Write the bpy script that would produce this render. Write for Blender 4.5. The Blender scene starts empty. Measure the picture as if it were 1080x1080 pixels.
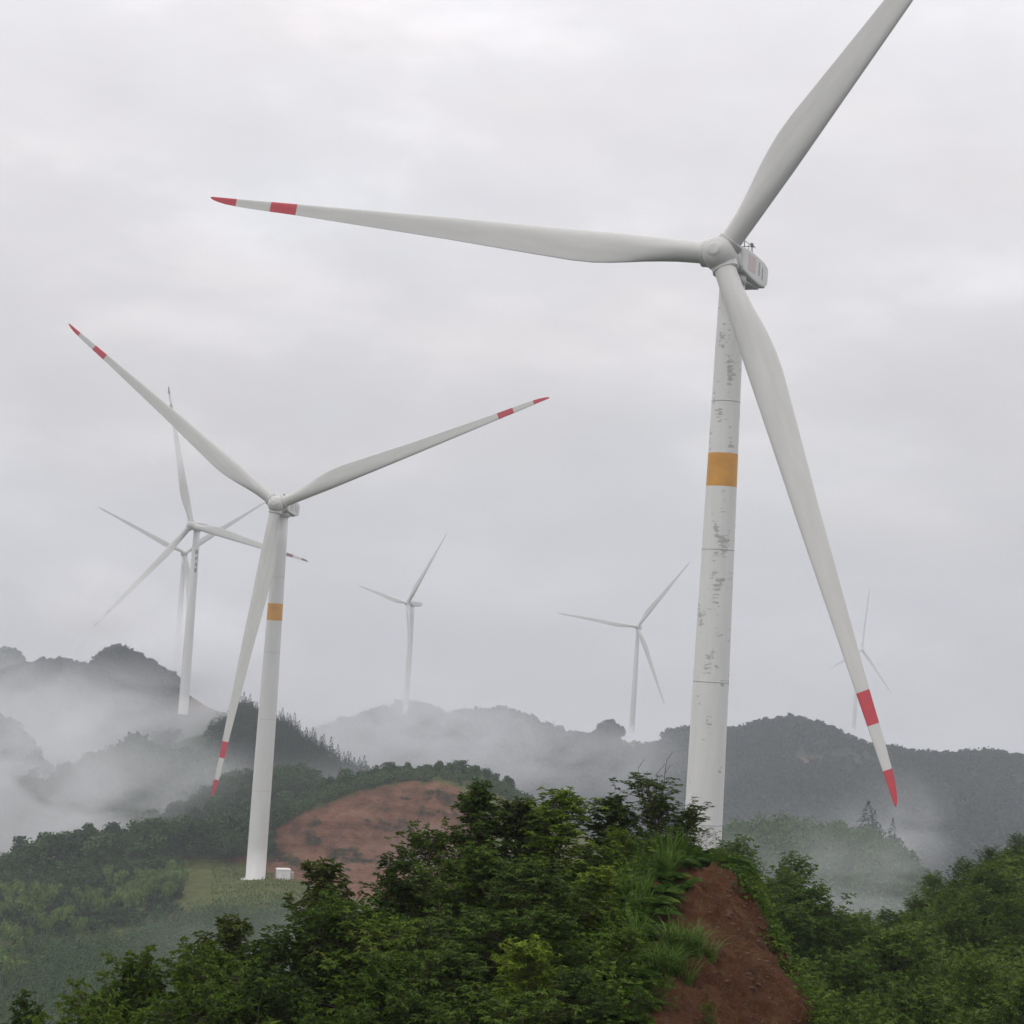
import bpy, math, random
import numpy as np
from mathutils import Matrix, Vector
from mathutils.bvhtree import BVHTree

random.seed(7)
RNG = np.random.default_rng(11)
SC = bpy.context.scene
COL = SC.collection
R = math.radians

# ------------------------------------------------------------------ camera
F = 2000.0                       # focal length in photo pixels (1080 wide)
PITCH, ROLL = R(3.526), R(3.796)
fw = Vector((0, math.cos(PITCH), math.sin(PITCH)))
up0 = Vector((0, -math.sin(PITCH), math.cos(PITCH)))
rt0 = Vector((1, 0, 0))
rt = rt0 * math.cos(ROLL) + up0 * math.sin(ROLL)
up = up0 * math.cos(ROLL) - rt0 * math.sin(ROLL)
cam = bpy.data.cameras.new('camera')
cam.sensor_width = 36.0
cam.lens = F / 1080 * 36
cam.clip_start = 0.1
cam.clip_end = 20000
camo = bpy.data.objects.new('camera', cam)
COL.objects.link(camo)
camo.matrix_world = Matrix((rt, up, -fw)).transposed().to_4x4()
SC.camera = camo


def pt(px, py, d):
    """world point seen at photo pixel (px, py) at depth d"""
    return fw * d + rt * (d * (px - 540) / F) + up * (d * (540 - py) / F)


def topix(p):
    d = Vector(p).dot(fw)
    return 540 + F * Vector(p).dot(rt) / d, 540 - F * Vector(p).dot(up) / d


# ------------------------------------------------------------------ helpers
def tag(o, label=None, cat=None, group=None, kind=None):
    if label: o['label'] = label
    if cat: o['category'] = cat
    if group: o['group'] = group
    if kind: o['kind'] = kind
    return o


def empty(name, loc=(0, 0, 0), rz=0.0):
    o = bpy.data.objects.new(name, None)
    o.empty_display_size = 0.5
    COL.objects.link(o)
    o.location = loc
    o.rotation_euler = (0, 0, rz)
    return o


def link(name, me, parent=None):
    o = bpy.data.objects.new(name, me)
    COL.objects.link(o)
    if parent is not None:
        o.parent = parent
    return o


def copy_tree(o, parent=None):
    c = o.copy()
    COL.objects.link(c)
    if parent is not None:
        c.parent = parent
    for ch in o.children:
        copy_tree(ch, c)
    return c


class MB:
    """collects geometry with numpy and links it as ONE mesh"""

    def __init__(s):
        s.v, s.t, s.f, s.n = [], [], [], 0

    def add(s, v, faces, tint=0.5, mat=0, smooth=False):
        v = np.asarray(v, float).reshape(-1, 3)
        s.v.append(v)
        t = np.full(len(v), tint) if np.isscalar(tint) else np.asarray(tint, float)
        s.t.append(t)
        faces = np.asarray(faces, int)
        if faces.ndim == 1: faces = faces[None]
        s.f.append((faces + s.n, mat, smooth))
        s.n += len(v)
        return s

    def arrays(s):
        return np.concatenate(s.v), np.concatenate(s.t), s.f

    def mesh(s, name, mats):
        v, t, fl = s.arrays()
        me = bpy.data.meshes.new(name)
        me.vertices.add(len(v))
        me.vertices.foreach_set('co', v.ravel())
        loops = np.concatenate([f.ravel() for f, _, _ in fl])
        tot = np.concatenate([np.full(len(f), f.shape[1]) for f, _, _ in fl])
        start = np.concatenate([[0], np.cumsum(tot)[:-1]])
        me.loops.add(len(loops))
        me.loops.foreach_set('vertex_index', loops)
        me.polygons.add(len(tot))
        me.polygons.foreach_set('loop_start', start)
        me.polygons.foreach_set('material_index', np.concatenate([np.full(len(f), m) for f, m, _ in fl]))
        me.polygons.foreach_set('use_smooth', np.concatenate([np.full(len(f), bool(sm)) for f, _, sm in fl]))
        a = me.attributes.new('tint', 'FLOAT', 'POINT')
        a.data.foreach_set('value', t)
        for m in (mats if isinstance(mats, (list, tuple)) else [mats]):
            me.materials.append(m)
        me.update(calc_edges=True)
        return me

    def build(s, name, mats, parent=None):
        return link(name, s.mesh(name, mats), parent)


def hash2(ix, iy, seed):
    h = (ix * 374761393 + iy * 668265263 + seed * 974634777) & 0x7fffffff
    h = ((h ^ (h >> 13)) * 1274126177) & 0x7fffffff
    return ((h ^ (h >> 16)) & 0xffff) / 65535.0


def vnoise(x, y, seed):
    ix, iy = np.floor(x).astype(np.int64), np.floor(y).astype(np.int64)
    fx, fy = x - ix, y - iy
    fx, fy = fx * fx * (3 - 2 * fx), fy * fy * (3 - 2 * fy)
    a, b = hash2(ix, iy, seed), hash2(ix + 1, iy, seed)
    c, d = hash2(ix, iy + 1, seed), hash2(ix + 1, iy + 1, seed)
    return (a * (1 - fx) + b * fx) * (1 - fy) + (c * (1 - fx) + d * fx) * fy


def fbm(x, y, seed=0, octv=4):
    x, y = np.asarray(x, float), np.asarray(y, float)
    s, a, tot = 0, 1.0, 0
    for k in range(octv):
        s = s + a * (vnoise(x * 2 ** k, y * 2 ** k, seed + k * 17) - .5)
        tot += a
        a *= .5
    return s / tot * 2


def unit(a):
    a = np.asarray(a, float)
    return a / np.maximum(np.linalg.norm(a, axis=-1, keepdims=True), 1e-9)


def tube(mb, pts, rad, k=6, tint=.5, mat=0):
    pts = np.asarray(pts, float)
    n = len(pts)
    tan = unit(np.gradient(pts, axis=0))
    ref = np.array([0.31, 0.95, 0.05])
    a = unit(np.cross(tan, ref))
    b = np.cross(tan, a)
    an = np.arange(k) * 2 * np.pi / k
    rad = np.asarray(rad, float)
    ring = pts[:, None] + rad[:, None, None] * (a[:, None] * np.cos(an)[None, :, None] + b[:, None] * np.sin(an)[None, :, None])
    i, j = np.meshgrid(np.arange(n - 1), np.arange(k), indexing='ij')
    q = np.stack([i * k + j, i * k + (j + 1) % k, (i + 1) * k + (j + 1) % k, (i + 1) * k + j], -1).reshape(-1, 4)
    mb.add(ring.reshape(-1, 3), q, tint, mat, True)


def revolve(mb, prof, k=48, mat=0, tint=.5, axis='z', caps=(True, True), off=(0, 0, 0)):
    """prof: list of (radius, z)"""
    p = np.asarray(prof, float)
    n = len(p)
    an = np.arange(k) * 2 * np.pi / k
    v = np.zeros((n, k, 3))
    v[..., 0] = p[:, :1] * np.cos(an)
    v[..., 1] = p[:, :1] * np.sin(an)
    v[..., 2] = p[:, 1:]
    i, j = np.meshgrid(np.arange(n - 1), np.arange(k), indexing='ij')
    q = np.stack([i * k + j, i * k + (j + 1) % k, (i + 1) * k + (j + 1) % k, (i + 1) * k + j], -1).reshape(-1, 4)
    v = v.reshape(-1, 3)
    if axis == 'y':   # z -> -y
        v = np.stack([v[:, 0], -v[:, 2], v[:, 1]], 1)
    v = v + np.asarray(off)
    mats = mat
    if callable(mat):
        m = np.array([mat((p[a, 1] + p[a + 1, 1]) / 2) for a in range(n - 1)])
        for mm in set(m):
            pass
        base = v
        first = True
        for mm in sorted(set(m)):
            sel = np.isin(i.ravel(), np.where(m == mm)[0])
            if first:
                mb.add(base, q[sel], tint, int(mm), True)
                n0 = mb.n - len(base)
                first = False
            else:
                mb.f.append((q[sel] + n0, int(mm), True))
    else:
        mb.add(v, q, tint, mat, True)
        n0 = mb.n - len(v)
    if caps[0]: mb.f.append((np.arange(k)[::-1][None] + n0, 0, False))
    if caps[1]: mb.f.append((np.arange(k)[None] + n0 + (n - 1) * k, 0, False))


def box(mb, c, s, mat=0, tint=.5):
    c, s = np.asarray(c, float), np.asarray(s, float) / 2
    v = np.array([[x, y, z] for x in (-1, 1) for y in (-1, 1) for z in (-1, 1)]) * s + c
    f = [[0, 1, 3, 2], [4, 6, 7, 5], [0, 4, 5, 1], [2, 3, 7, 6], [0, 2, 6, 4], [1, 5, 7, 3]]
    mb.add(v, f, tint, mat)


# ------------------------------------------------------------------ materials
def new_mat(name):
    m = bpy.data.materials.new(name)
    m.use_nodes = True
    nt = m.node_tree
    return m, nt, nt.nodes, nt.links, nt.nodes['Principled BSDF']


def ramp(N, stops):
    r = N.new('ShaderNodeValToRGB')
    e = r.color_ramp.elements
    while len(e) < len(stops): e.new(.5)
    for el, (p, c) in zip(e, stops):
        el.position = p
        el.color = (*c, 1) if len(c) == 3 else c
    return r


def noise(N, L, scale, detail=4, rough=.55, coord=None, vscale=None):
    n = N.new('ShaderNodeTexNoise')
    n.inputs['Scale'].default_value = scale
    n.inputs['Detail'].default_value = detail
    n.inputs['Roughness'].default_value = rough
    if coord is not None:
        if vscale:
            mp = N.new('ShaderNodeMapping')
            mp.inputs['Scale'].default_value = vscale
            L.new(coord, mp.inputs['Vector'])
            coord = mp.outputs['Vector']
        L.new(coord, n.inputs['Vector'])
    return n


def math_(N, L, op, a, b=None, clamp=False):
    m = N.new('ShaderNodeMath')
    m.operation = op
    m.use_clamp = clamp
    for k, x in enumerate((a, b)):
        if x is None: continue
        if isinstance(x, (int, float)): m.inputs[k].default_value = x
        else: L.new(x, m.inputs[k])
    return m.outputs[0]


def mixc(N, L, fac, a, b):
    m = N.new('ShaderNodeMix')
    m.data_type = 'RGBA'
    for sock, x in ((m.inputs[0], fac), (m.inputs[6], a), (m.inputs[7], b)):
        if isinstance(x, (int, float)): sock.default_value = x
        elif isinstance(x, tuple): sock.default_value = (*x, 1) if len(x) == 3 else x
        else: L.new(x, sock)
    return m.outputs[2]


def foliage(name, dark, light, extra=None, rough=.62, transl=.25, spec=.11, rnd=.4):
    """leaf colour runs dark -> light by a random value per leaf and per plant"""
    m, nt, N, L, p = new_mat(name)
    at = N.new('ShaderNodeAttribute')
    at.attribute_name = 'tint'
    oi = N.new('ShaderNodeObjectInfo')
    v = math_(N, L, 'ADD', math_(N, L, 'MULTIPLY', at.outputs['Fac'], 1 - rnd), math_(N, L, 'MULTIPLY', oi.outputs['Random'], rnd), True)
    stops = [(0.0, dark), (.85, light)]
    if extra: stops.append((1.0, extra))
    r = ramp(N, stops)
    L.new(v, r.inputs['Fac'])
    L.new(r.outputs['Color'], p.inputs['Base Color'])
    p.inputs['Roughness'].default_value = rough
    p.inputs['Specular IOR Level'].default_value = spec
    if transl:
        tr = N.new('ShaderNodeBsdfTranslucent')
        L.new(r.outputs['Color'], tr.inputs['Color'])
        mx = N.new('ShaderNodeMixShader')
        mx.inputs[0].default_value = transl
        L.new(p.outputs[0], mx.inputs[1])
        L.new(tr.outputs[0], mx.inputs[2])
        L.new(mx.outputs[0], N['Material Output'].inputs['Surface'])
    return m


M = {}
M['leaf_dark'] = foliage('leaf_dark', (0.0151, 0.0333, 0.0048), (0.0577, 0.0952, 0.0128), (0.0894, 0.0987, 0.0168))
M['leaf_mid'] = foliage('leaf_mid', (0.0233, 0.0535, 0.0059), (0.0935, 0.1452, 0.0168), (0.1430, 0.1558, 0.0275))
M['leaf_lime'] = foliage('leaf_lime', (0.0409, 0.0885, 0.0066), (0.1439, 0.2006, 0.0181), (0.1835, 0.2053, 0.0285))
M['leaf_brown'] = foliage('leaf_brown', (0.0236, 0.0396, 0.0076), (0.0799, 0.1018, 0.0208), (0.1154, 0.0634, 0.0262))
M['grass_leaf'] = foliage('grass_leaf', (0.0302, 0.0722, 0.0102), (0.0990, 0.1668, 0.0262), (0.1378, 0.1623, 0.0436), rough=.55)
M['fern_leaf'] = foliage('fern_leaf', (0.0227, 0.0601, 0.0059), (0.0885, 0.1449, 0.0163), (0.1244, 0.1492, 0.0257))
M['vine_leaf'] = foliage('vine_leaf', (0.0228, 0.0542, 0.0059), (0.0780, 0.1258, 0.0160), (0.1128, 0.1317, 0.0244))
M['forest_leaf'] = foliage('forest_leaf', (0.0084, 0.0294, 0.0120), (0.0525, 0.0998, 0.0300), (0.0735, 0.1155, 0.0350), rough=.7, transl=0, spec=.15)
M['far_leaf'] = foliage('far_leaf', (0.009, 0.019, 0.012), (0.022, 0.039, 0.020), (0.034, 0.051, 0.024), rough=.8, transl=0, spec=.1)
M['pine_leaf'] = foliage('pine_leaf', (.010, .026, .014), (.022, .046, .022), rough=.75, transl=0, spec=.1)
M['bamboo_leaf'] = foliage('bamboo_leaf', (0.0495, 0.1045, 0.0220), (0.1430, 0.2255, 0.0500), (0.1760, 0.2420, 0.0600), rough=.6, transl=.15, spec=.2)
M['young_leaf'] = foliage('young_leaf', (0.0286, 0.0694, 0.0200), (0.0825, 0.1456, 0.0450), (0.0990, 0.1568, 0.0550), rough=.65, transl=0, spec=.15)


def simple(name, col, rough=.7, var=.15, scale=3.0, metal=0, spec=.4):
    m, nt, N, L, p = new_mat(name)
    tc = N.new('ShaderNodeTexCoord')
    n = noise(N, L, scale, 5, .6, tc.outputs['Object'])
    lo = tuple(c * (1 - var) for c in col)
    hi = tuple(min(1, c * (1 + var)) for c in col)
    r = ramp(N, [(.3, lo), (.7, hi)])
    L.new(n.outputs['Fac'], r.inputs['Fac'])
    L.new(r.outputs['Color'], p.inputs['Base Color'])
    p.inputs['Roughness'].default_value = rough
    p.inputs['Metallic'].default_value = metal
    p.inputs['Specular IOR Level'].default_value = spec
    return m


M['bark'] = simple('bark', (.075, .06, .045), .9, .3, 6)
M['dead_twig'] = simple('dead_twig', (.05, .045, .045), .9, .3, 6)
M['red_paint'] = simple('red_paint', (.43, .028, .045), .45, .10, .6)
M['dull_red'] = simple('dull_red', (.17, .085, .09), .6, .1, .6)
M['orange_paint'] = simple('orange_paint', (.56, .27, .045), .5, .12, .5)
M['grey_joint'] = simple('grey_joint', (.48, .48, .47), .6, .1, 2)
M['cabinet_white'] = simple('cabinet_white', (.72, .72, .70), .5, .08, 1.5)
M['concrete'] = simple('concrete', (.38, .37, .35), .9, .15, 1.5)
M['dark_metal'] = simple('dark_metal', (.09, .09, .095), .5, .15, 4)
M['letter_grey'] = simple('letter_grey', (.06, .062, .07), .6, .1, 2)
M['logo_pink'] = simple('logo_pink', (.56, .47, .45), .6, .08, 1)
M['logo_grey'] = simple('logo_grey', (.30, .29, .29), .6, .08, 1)


def white_paint(name, col, streak, peel=False):
    m, nt, N, L, p = new_mat(name)
    tc = N.new('ShaderNodeTexCoord')
    ob = tc.outputs['Object']
    n1 = noise(N, L, 1.0, 5, .6, ob, (.8, .8, .12))
    r1 = ramp(N, [(.3, tuple(c * (1 - streak) for c in col)), (.7, col)])
    L.new(n1.outputs['Fac'], r1.inputs['Fac'])
    c = r1.outputs['Color']
    if peel:   # flaked patches: wide short chips gathered in irregular bands
        sx = N.new('ShaderNodeSeparateXYZ')
        L.new(ob, sx.inputs[0])
        ang = math_(N, L, 'ARCTAN2', sx.outputs['Y'], sx.outputs['X'])
        cv = N.new('ShaderNodeCombineXYZ')
        L.new(math_(N, L, 'MULTIPLY', ang, 2.1), cv.inputs[0])
        L.new(sx.outputs['Z'], cv.inputs[1])
        n2 = noise(N, L, 1.0, 3, .75, cv.outputs[0], (.75, 2.7, 1))
        n3 = noise(N, L, 1.0, 2, .5, cv.outputs[0], (.55, .26, 1))
        zz = N.new('ShaderNodeMapRange')
        zz.inputs['From Min'].default_value = 8
        zz.inputs['From Max'].default_value = 42
        L.new(sx.outputs['Z'], zz.inputs['Value'])
        a = math_(N, L, 'ADD', n2.outputs['Fac'], math_(N, L, 'MULTIPLY', math_(N, L, 'SUBTRACT', n3.outputs['Fac'], .5), .95))
        a = math_(N, L, 'ADD', a, math_(N, L, 'MULTIPLY', math_(N, L, 'SUBTRACT', zz.outputs[0], 1.0), .25))
        rr = ramp(N, [(.622, (0, 0, 0)), (.66, (1, 1, 1))])
        L.new(a, rr.inputs['Fac'])
        c = mixc(N, L, math_(N, L, 'MULTIPLY', rr.outputs['Color'], .75), c, (.31, .305, .28))
    L.new(c, p.inputs['Base Color'])
    p.inputs['Roughness'].default_value = .48
    p.inputs['Specular IOR Level'].default_value = .35
    return m


M['tower_flaked'] = white_paint('tower_flaked', (.66, .66, .635), .10, True)
M['tower_white'] = white_paint('tower_white', (.62, .62, .605), .08)
M['blade_white'] = white_paint('blade_white', (.53, .53, .505), .14)


def ground_mat(name, green, red, bump=.4, bscale=2.0, strata=0):
    """soil: attribute tint 0 = weedy green, 1 = bare red earth, .5 = mown grass"""
    m, nt, N, L, p = new_mat(name)
    at = N.new('ShaderNodeAttribute')
    at.attribute_name = 'tint'
    tc = N.new('ShaderNodeTexCoord')
    ob = tc.outputs['Object']
    n1 = noise(N, L, bscale, 8, .65, ob)
    n2 = noise(N, L, bscale * 4.5, 5, .7, ob)
    n3 = noise(N, L, bscale * .25, 4, .6, ob)
    rg = ramp(N, [(.3, tuple(c * .7 for c in green)), (.7, tuple(c * 1.3 for c in green))])
    L.new(n1.outputs['Fac'], rg.inputs['Fac'])
    rr = ramp(N, [(.28, red[0]), (.5, red[1]), (.72, red[2])])
    mixn = math_(N, L, 'ADD', math_(N, L, 'MULTIPLY', n1.outputs['Fac'], .6), math_(N, L, 'MULTIPLY', n3.outputs['Fac'], .4))
    if strata:      # horizontal layers and machine benches, and steep rain rills
        ns = noise(N, L, 1.0, 5, .65, ob, (.02, .02, strata))
        nr_ = noise(N, L, 1.0, 4, .6, ob, (strata * .8, strata * .8, .05))
        mixn = math_(N, L, 'ADD', math_(N, L, 'MULTIPLY', mixn, .45), math_(N, L, 'ADD', math_(N, L, 'MULTIPLY', ns.outputs['Fac'], .3), math_(N, L, 'MULTIPLY', nr_.outputs['Fac'], .25)))
        rr.color_ramp.elements[0].position = .38
        rr.color_ramp.elements[2].position = .62
    L.new(mixn, rr.inputs['Fac'])
    f = math_(N, L, 'ADD', at.outputs['Fac'], math_(N, L, 'MULTIPLY', math_(N, L, 'SUBTRACT', n2.outputs['Fac'], .5), .35))
    f = math_(N, L, 'ADD', f, math_(N, L, 'MULTIPLY', math_(N, L, 'SUBTRACT', n1.outputs['Fac'], .5), .8))
    sm = ramp(N, [(.42, (0, 0, 0)), (.58, (1, 1, 1))])
    L.new(f, sm.inputs['Fac'])
    L.new(mixc(N, L, sm.outputs['Color'], rg.outputs['Color'], rr.outputs['Color']), p.inputs['Base Color'])
    p.inputs['Roughness'].default_value = .95
    p.inputs['Specular IOR Level'].default_value = .15
    b = N.new('ShaderNodeBump')
    b.inputs['Strength'].default_value = bump
    b.inputs['Distance'].default_value = .6 / bscale
    L.new(math_(N, L, 'ADD', n1.outputs['Fac'], math_(N, L, 'MULTIPLY', n2.outputs['Fac'], .5)), b.inputs['Height'])
    L.new(b.outputs[0], p.inputs['Normal'])
    return m


M['mound_soil'] = ground_mat('mound_soil', (.016, .028, .008), ((.028, .012, .006), (.088, .036, .016), (.130, .070, .036)), 1.0, 1.6)
M['hill_soil'] = ground_mat('hill_soil', (.022, .040, .018), ((.10, .045, .026), (.16, .070, .042), (.22, .10, .06)), .5, .22)
M['pad_soil'] = ground_mat('pad_soil', (.098, .112, .032), ((.070, .038, .022), (.172, .080, .046), (.240, .14, .092)), .9, .30, .45)
M['far_soil'] = ground_mat('far_soil', (.022, .036, .020), ((.07, .045, .032), (.10, .062, .045), (.13, .085, .06)), .3, .03)

# ------------------------------------------------------------------ terrain
def crom(P, n):
    """Catmull-Rom resample along axis 0 to n samples"""
    m = len(P)
    s = np.linspace(0, m - 1, n)
    i = np.clip(np.floor(s).astype(int), 0, m - 2)
    t = (s - i).reshape((-1,) + (1,) * (P.ndim - 1))
    p0, p1, p2, p3 = P[np.clip(i - 1, 0, m - 1)], P[i], P[i + 1], P[np.clip(i + 2, 0, m - 1)]
    return .5 * (2 * p1 + (p2 - p0) * t + (2 * p0 - 5 * p1 + 4 * p2 - p3) * t * t + (3 * p1 - p0 - 3 * p2 + p3) * t ** 3)


BOTTOM = -305.0


class Hill:
    def __init__(s, name, rows, nu, nv, amp, scale, seed, mat, tint=None, rough=0, kind='structure', zone=None):
        W = np.array([[tuple(pt(*c)) if c[0] is not None else c[1] for c in r] for r in rows], float)
        if tint is not None:
            W = np.concatenate([W, np.array(tint, float)[..., None]], -1)
        else:
            W = np.concatenate([W, np.zeros(W.shape[:2] + (1,))], -1)
        G = crom(W, nv)
        G = crom(G.transpose(1, 0, 2), nu).transpose(1, 0, 2)
        nz = amp * fbm(G[..., 0] / scale, G[..., 1] / scale, seed, 5)
        if rough:      # gullies and clods on bare earth
            x_, y_, z_ = G[..., 0], G[..., 1], G[..., 2]
            k_ = 1.6 if rough < .5 else .16
            gul = 1 - 2 * np.abs(fbm((x_ * .8 + y_ * .6) * k_, z_ * .25 * k_, seed + 5, 4))
            clod = fbm(x_ * k_ * 2.2, (y_ + z_) * k_ * 2.2, seed + 9, 5)
            nz = nz + G[..., 3].clip(0, 1) * rough * (1.1 * gul + 1.0 * clod)
        G[..., 2] += nz
        s.G, s.name = G, name
        if zone is not None:
            for b_ in range(nv):
                for a_ in range(nu):
                    G[b_, a_, 3] = max(G[b_, a_, 3], zone(*topix(G[b_, a_, :3])))
        P, T = G[..., :3], np.clip(G[..., 3], 0, 1)
        c = P.reshape(-1, 3).mean(0)
        # skirt ring that runs down under the valley floor
        big = np.zeros((nv + 2, nu + 2, 3))
        big[1:-1, 1:-1] = P
        big[0, 1:-1], big[-1, 1:-1], big[1:-1, 0], big[1:-1, -1] = P[0], P[-1], P[:, 0], P[:, -1]
        big[0, 0], big[0, -1], big[-1, 0], big[-1, -1] = P[0, 0], P[0, -1], P[-1, 0], P[-1, -1]
        TT = np.pad(T, 1, mode='edge')
        ring = np.zeros((nv + 2, nu + 2), bool)
        ring[0], ring[-1], ring[:, 0], ring[:, -1] = True, True, True, True
        o = big[ring] - c
        o[:, 2] = 0
        drop = big[ring][:, 2] - BOTTOM
        big[ring] += unit(o) * (drop * .55)[:, None]
        q = big[ring]
        q[:, 2] = BOTTOM
        big[ring] = q
        h, w = nv + 2, nu + 2
        i, j = np.meshgrid(np.arange(h - 1), np.arange(w - 1), indexing='ij')
        f = np.stack([i * w + j, i * w + j + 1, (i + 1) * w + j + 1, (i + 1) * w + j], -1).reshape(-1, 4)
        mb = MB()
        mb.add(big.reshape(-1, 3), f, TT.ravel(), 0, True)
        s.o = tag(mb.build(name, mat), kind=kind)
        s.bvh = BVHTree.FromPolygons([Vector(v) for v in big.reshape(-1, 3)], f.tolist())

    def z(s, x, y):
        h = s.bvh.ray_cast(Vector((x, y, 500)), Vector((0, 0, -1)))
        return h[0].z if h[0] is not None else None

    def sample(s, u, v):
        """u,v in 0..1 arrays -> points"""
        nv, nu = s.G.shape[:2]
        a, b = np.clip(v, 0, .9999) * (nv - 1), np.clip(u, 0, .9999) * (nu - 1)
        i, j = a.astype(int), b.astype(int)
        a, b = (a - i)[:, None], (b - j)[:, None]
        G = s.G
        return (G[i, j] * (1 - b) + G[i, j + 1] * b) * (1 - a) + (G[i + 1, j] * (1 - b) + G[i + 1, j + 1] * b) * a


def ridge(name, cols, nu, nv, amp, scale, seed, mat, canopy_px=0, steps=((60, .88), (140, .74), (250, .58)), back=(40, 1.12), zone=None):
    """cols: (px, crest py, depth); steps: rows in front of the crest (py offset, depth factor)"""
    crest = [(a, b + canopy_px, d) for a, b, d in cols]
    rows = [[(a, b + dy, d * k) for a, b, d in crest] for dy, k in reversed(steps)]
    rows.append(crest)
    rows.append([(a, b + back[0], d * back[1]) for a, b, d in crest])
    rows.append([(a, b + back[0] * 3, d * (1 + (back[1] - 1) * 2)) for a, b, d in crest])
    return Hill(name, rows, nu, nv, amp, scale, seed, mat, zone=zone)


# foreground mound with the red cutting
W0 = lambda x, y, z: (None, (x, y, z))
mound_rows = [
    [W0(-20 + 4.4 * k, -14, -1.75) for k in range(10)],
    [W0(-18 + 4.0 * k, 1.5, -1.75) for k in range(10)],
    [W0(-16 + 3.4 * k, 10, -4.6) for k in range(10)],
    [(-150, 1600, 22), (40, 1500, 22), (200, 1420, 22), (330, 1350, 22), (500, 1280, 22), (610, 1240, 22), (690, 1215, 23), (770, 1215, 24), (900, 1190, 26.5), (930, 1270, 31)],
    [(-150, 1440, 25.5), (40, 1350, 25.5), (200, 1280, 25.5), (330, 1220, 25.5), (500, 1150, 25.5), (610, 1110, 25.5), (690, 1085, 26.5), (768, 1095, 27.5), (858, 1080, 29.5), (866, 1130, 33)],
    [(-150, 1360, 29), (40, 1270, 29), (200, 1200, 29), (330, 1140, 29), (500, 1060, 29), (610, 1020, 29), (690, 1000, 29.5), (758, 1003, 30), (814, 1000, 31.3), (818, 1035, 34)],
    [(-150, 1290, 33), (40, 1200, 33), (200, 1130, 33), (330, 1070, 33), (500, 985, 33.5), (610, 945, 33.5), (690, 914, 33.3), (748, 922, 33.0), (771, 925, 33.3), (775, 950, 35.5)],
    [(-150, 1330, 38), (40, 1250, 38), (200, 1190, 38), (330, 1140, 38), (500, 1060, 38), (610, 1010, 38), (690, 975, 38), (752, 975, 38), (790, 985, 38), (800, 1000, 39)],
    [(-150, 1450, 46), (40, 1400, 46), (200, 1340, 46), (330, 1300, 46), (500, 1240, 46), (610, 1180, 46), (690, 1130, 46), (760, 1110, 46), (810, 1100, 46), (830, 1100, 47)],
]
mt = np.zeros((9, 10))
mt[3:7, 7:10] = 1.0
mt[3, 6] = .8
mt[4, 6] = .8
mt[5, 6] = .85
mt[6, 6] = .42
mt[3:5, 5] = .35
mt[6, 7] = .9
MOUND = Hill('mound', mound_rows, 480, 380, .10, .9, 3, M['mound_soil'], mt, .20)

# bushy slope on the right
RIGHT = Hill('hill', [
    [(720, 1330, 37), (830, 1330, 37), (905, 1330, 38), (960, 1330, 38), (1010, 1330, 38), (1080, 1320, 39), (1200, 1310, 40), (1400, 1300, 42)],
    [(730, 1130, 44), (830, 1140, 44), (905, 1150, 45), (960, 1145, 46), (1010, 1130, 47), (1080, 1110, 48), (1200, 1090, 50), (1400, 1080, 52)],
    [(740, 1040, 54), (830, 1050, 55), (905, 1060, 57), (960, 1052, 60), (1010, 1035, 64), (1080, 1010, 68), (1200, 995, 70), (1400, 980, 72)],
    [(750, 975, 62), (830, 990, 66), (905, 1006, 72), (960, 992, 78), (1010, 960, 84), (1080, 922, 92), (1200, 895, 100), (1400, 870, 105)],
    [(755, 1010, 80), (830, 1015, 86), (905, 1040, 92), (960, 1030, 100), (1010, 1000, 106), (1080, 965, 114), (1200, 930, 122), (1400, 910, 128)],
    [(755, 1100, 110), (830, 1110, 115), (905, 1120, 120), (960, 1110, 125), (1010, 1080, 132), (1080, 1050, 140), (1200, 1020, 150), (1400, 1000, 155)],
], 120, 110, 1.0, 8, 5, M['mound_soil'])

# misty wooded hill right of the nearest tower
MIST_HILL = ridge('hill', [(640, 925, 390), (700, 905, 390), (765, 882, 385), (800, 878, 380), (830, 876, 380), (860, 880, 380), (890, 886, 380), (920, 894, 378), (945, 908, 375), (975, 935, 370), (1020, 965, 365), (1100, 1005, 360)],
                  120, 80, 3, 25, 8, M['hill_soil'], 12, ((50, .92), (120, .82), (220, .68)), (60, 1.12))

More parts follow.
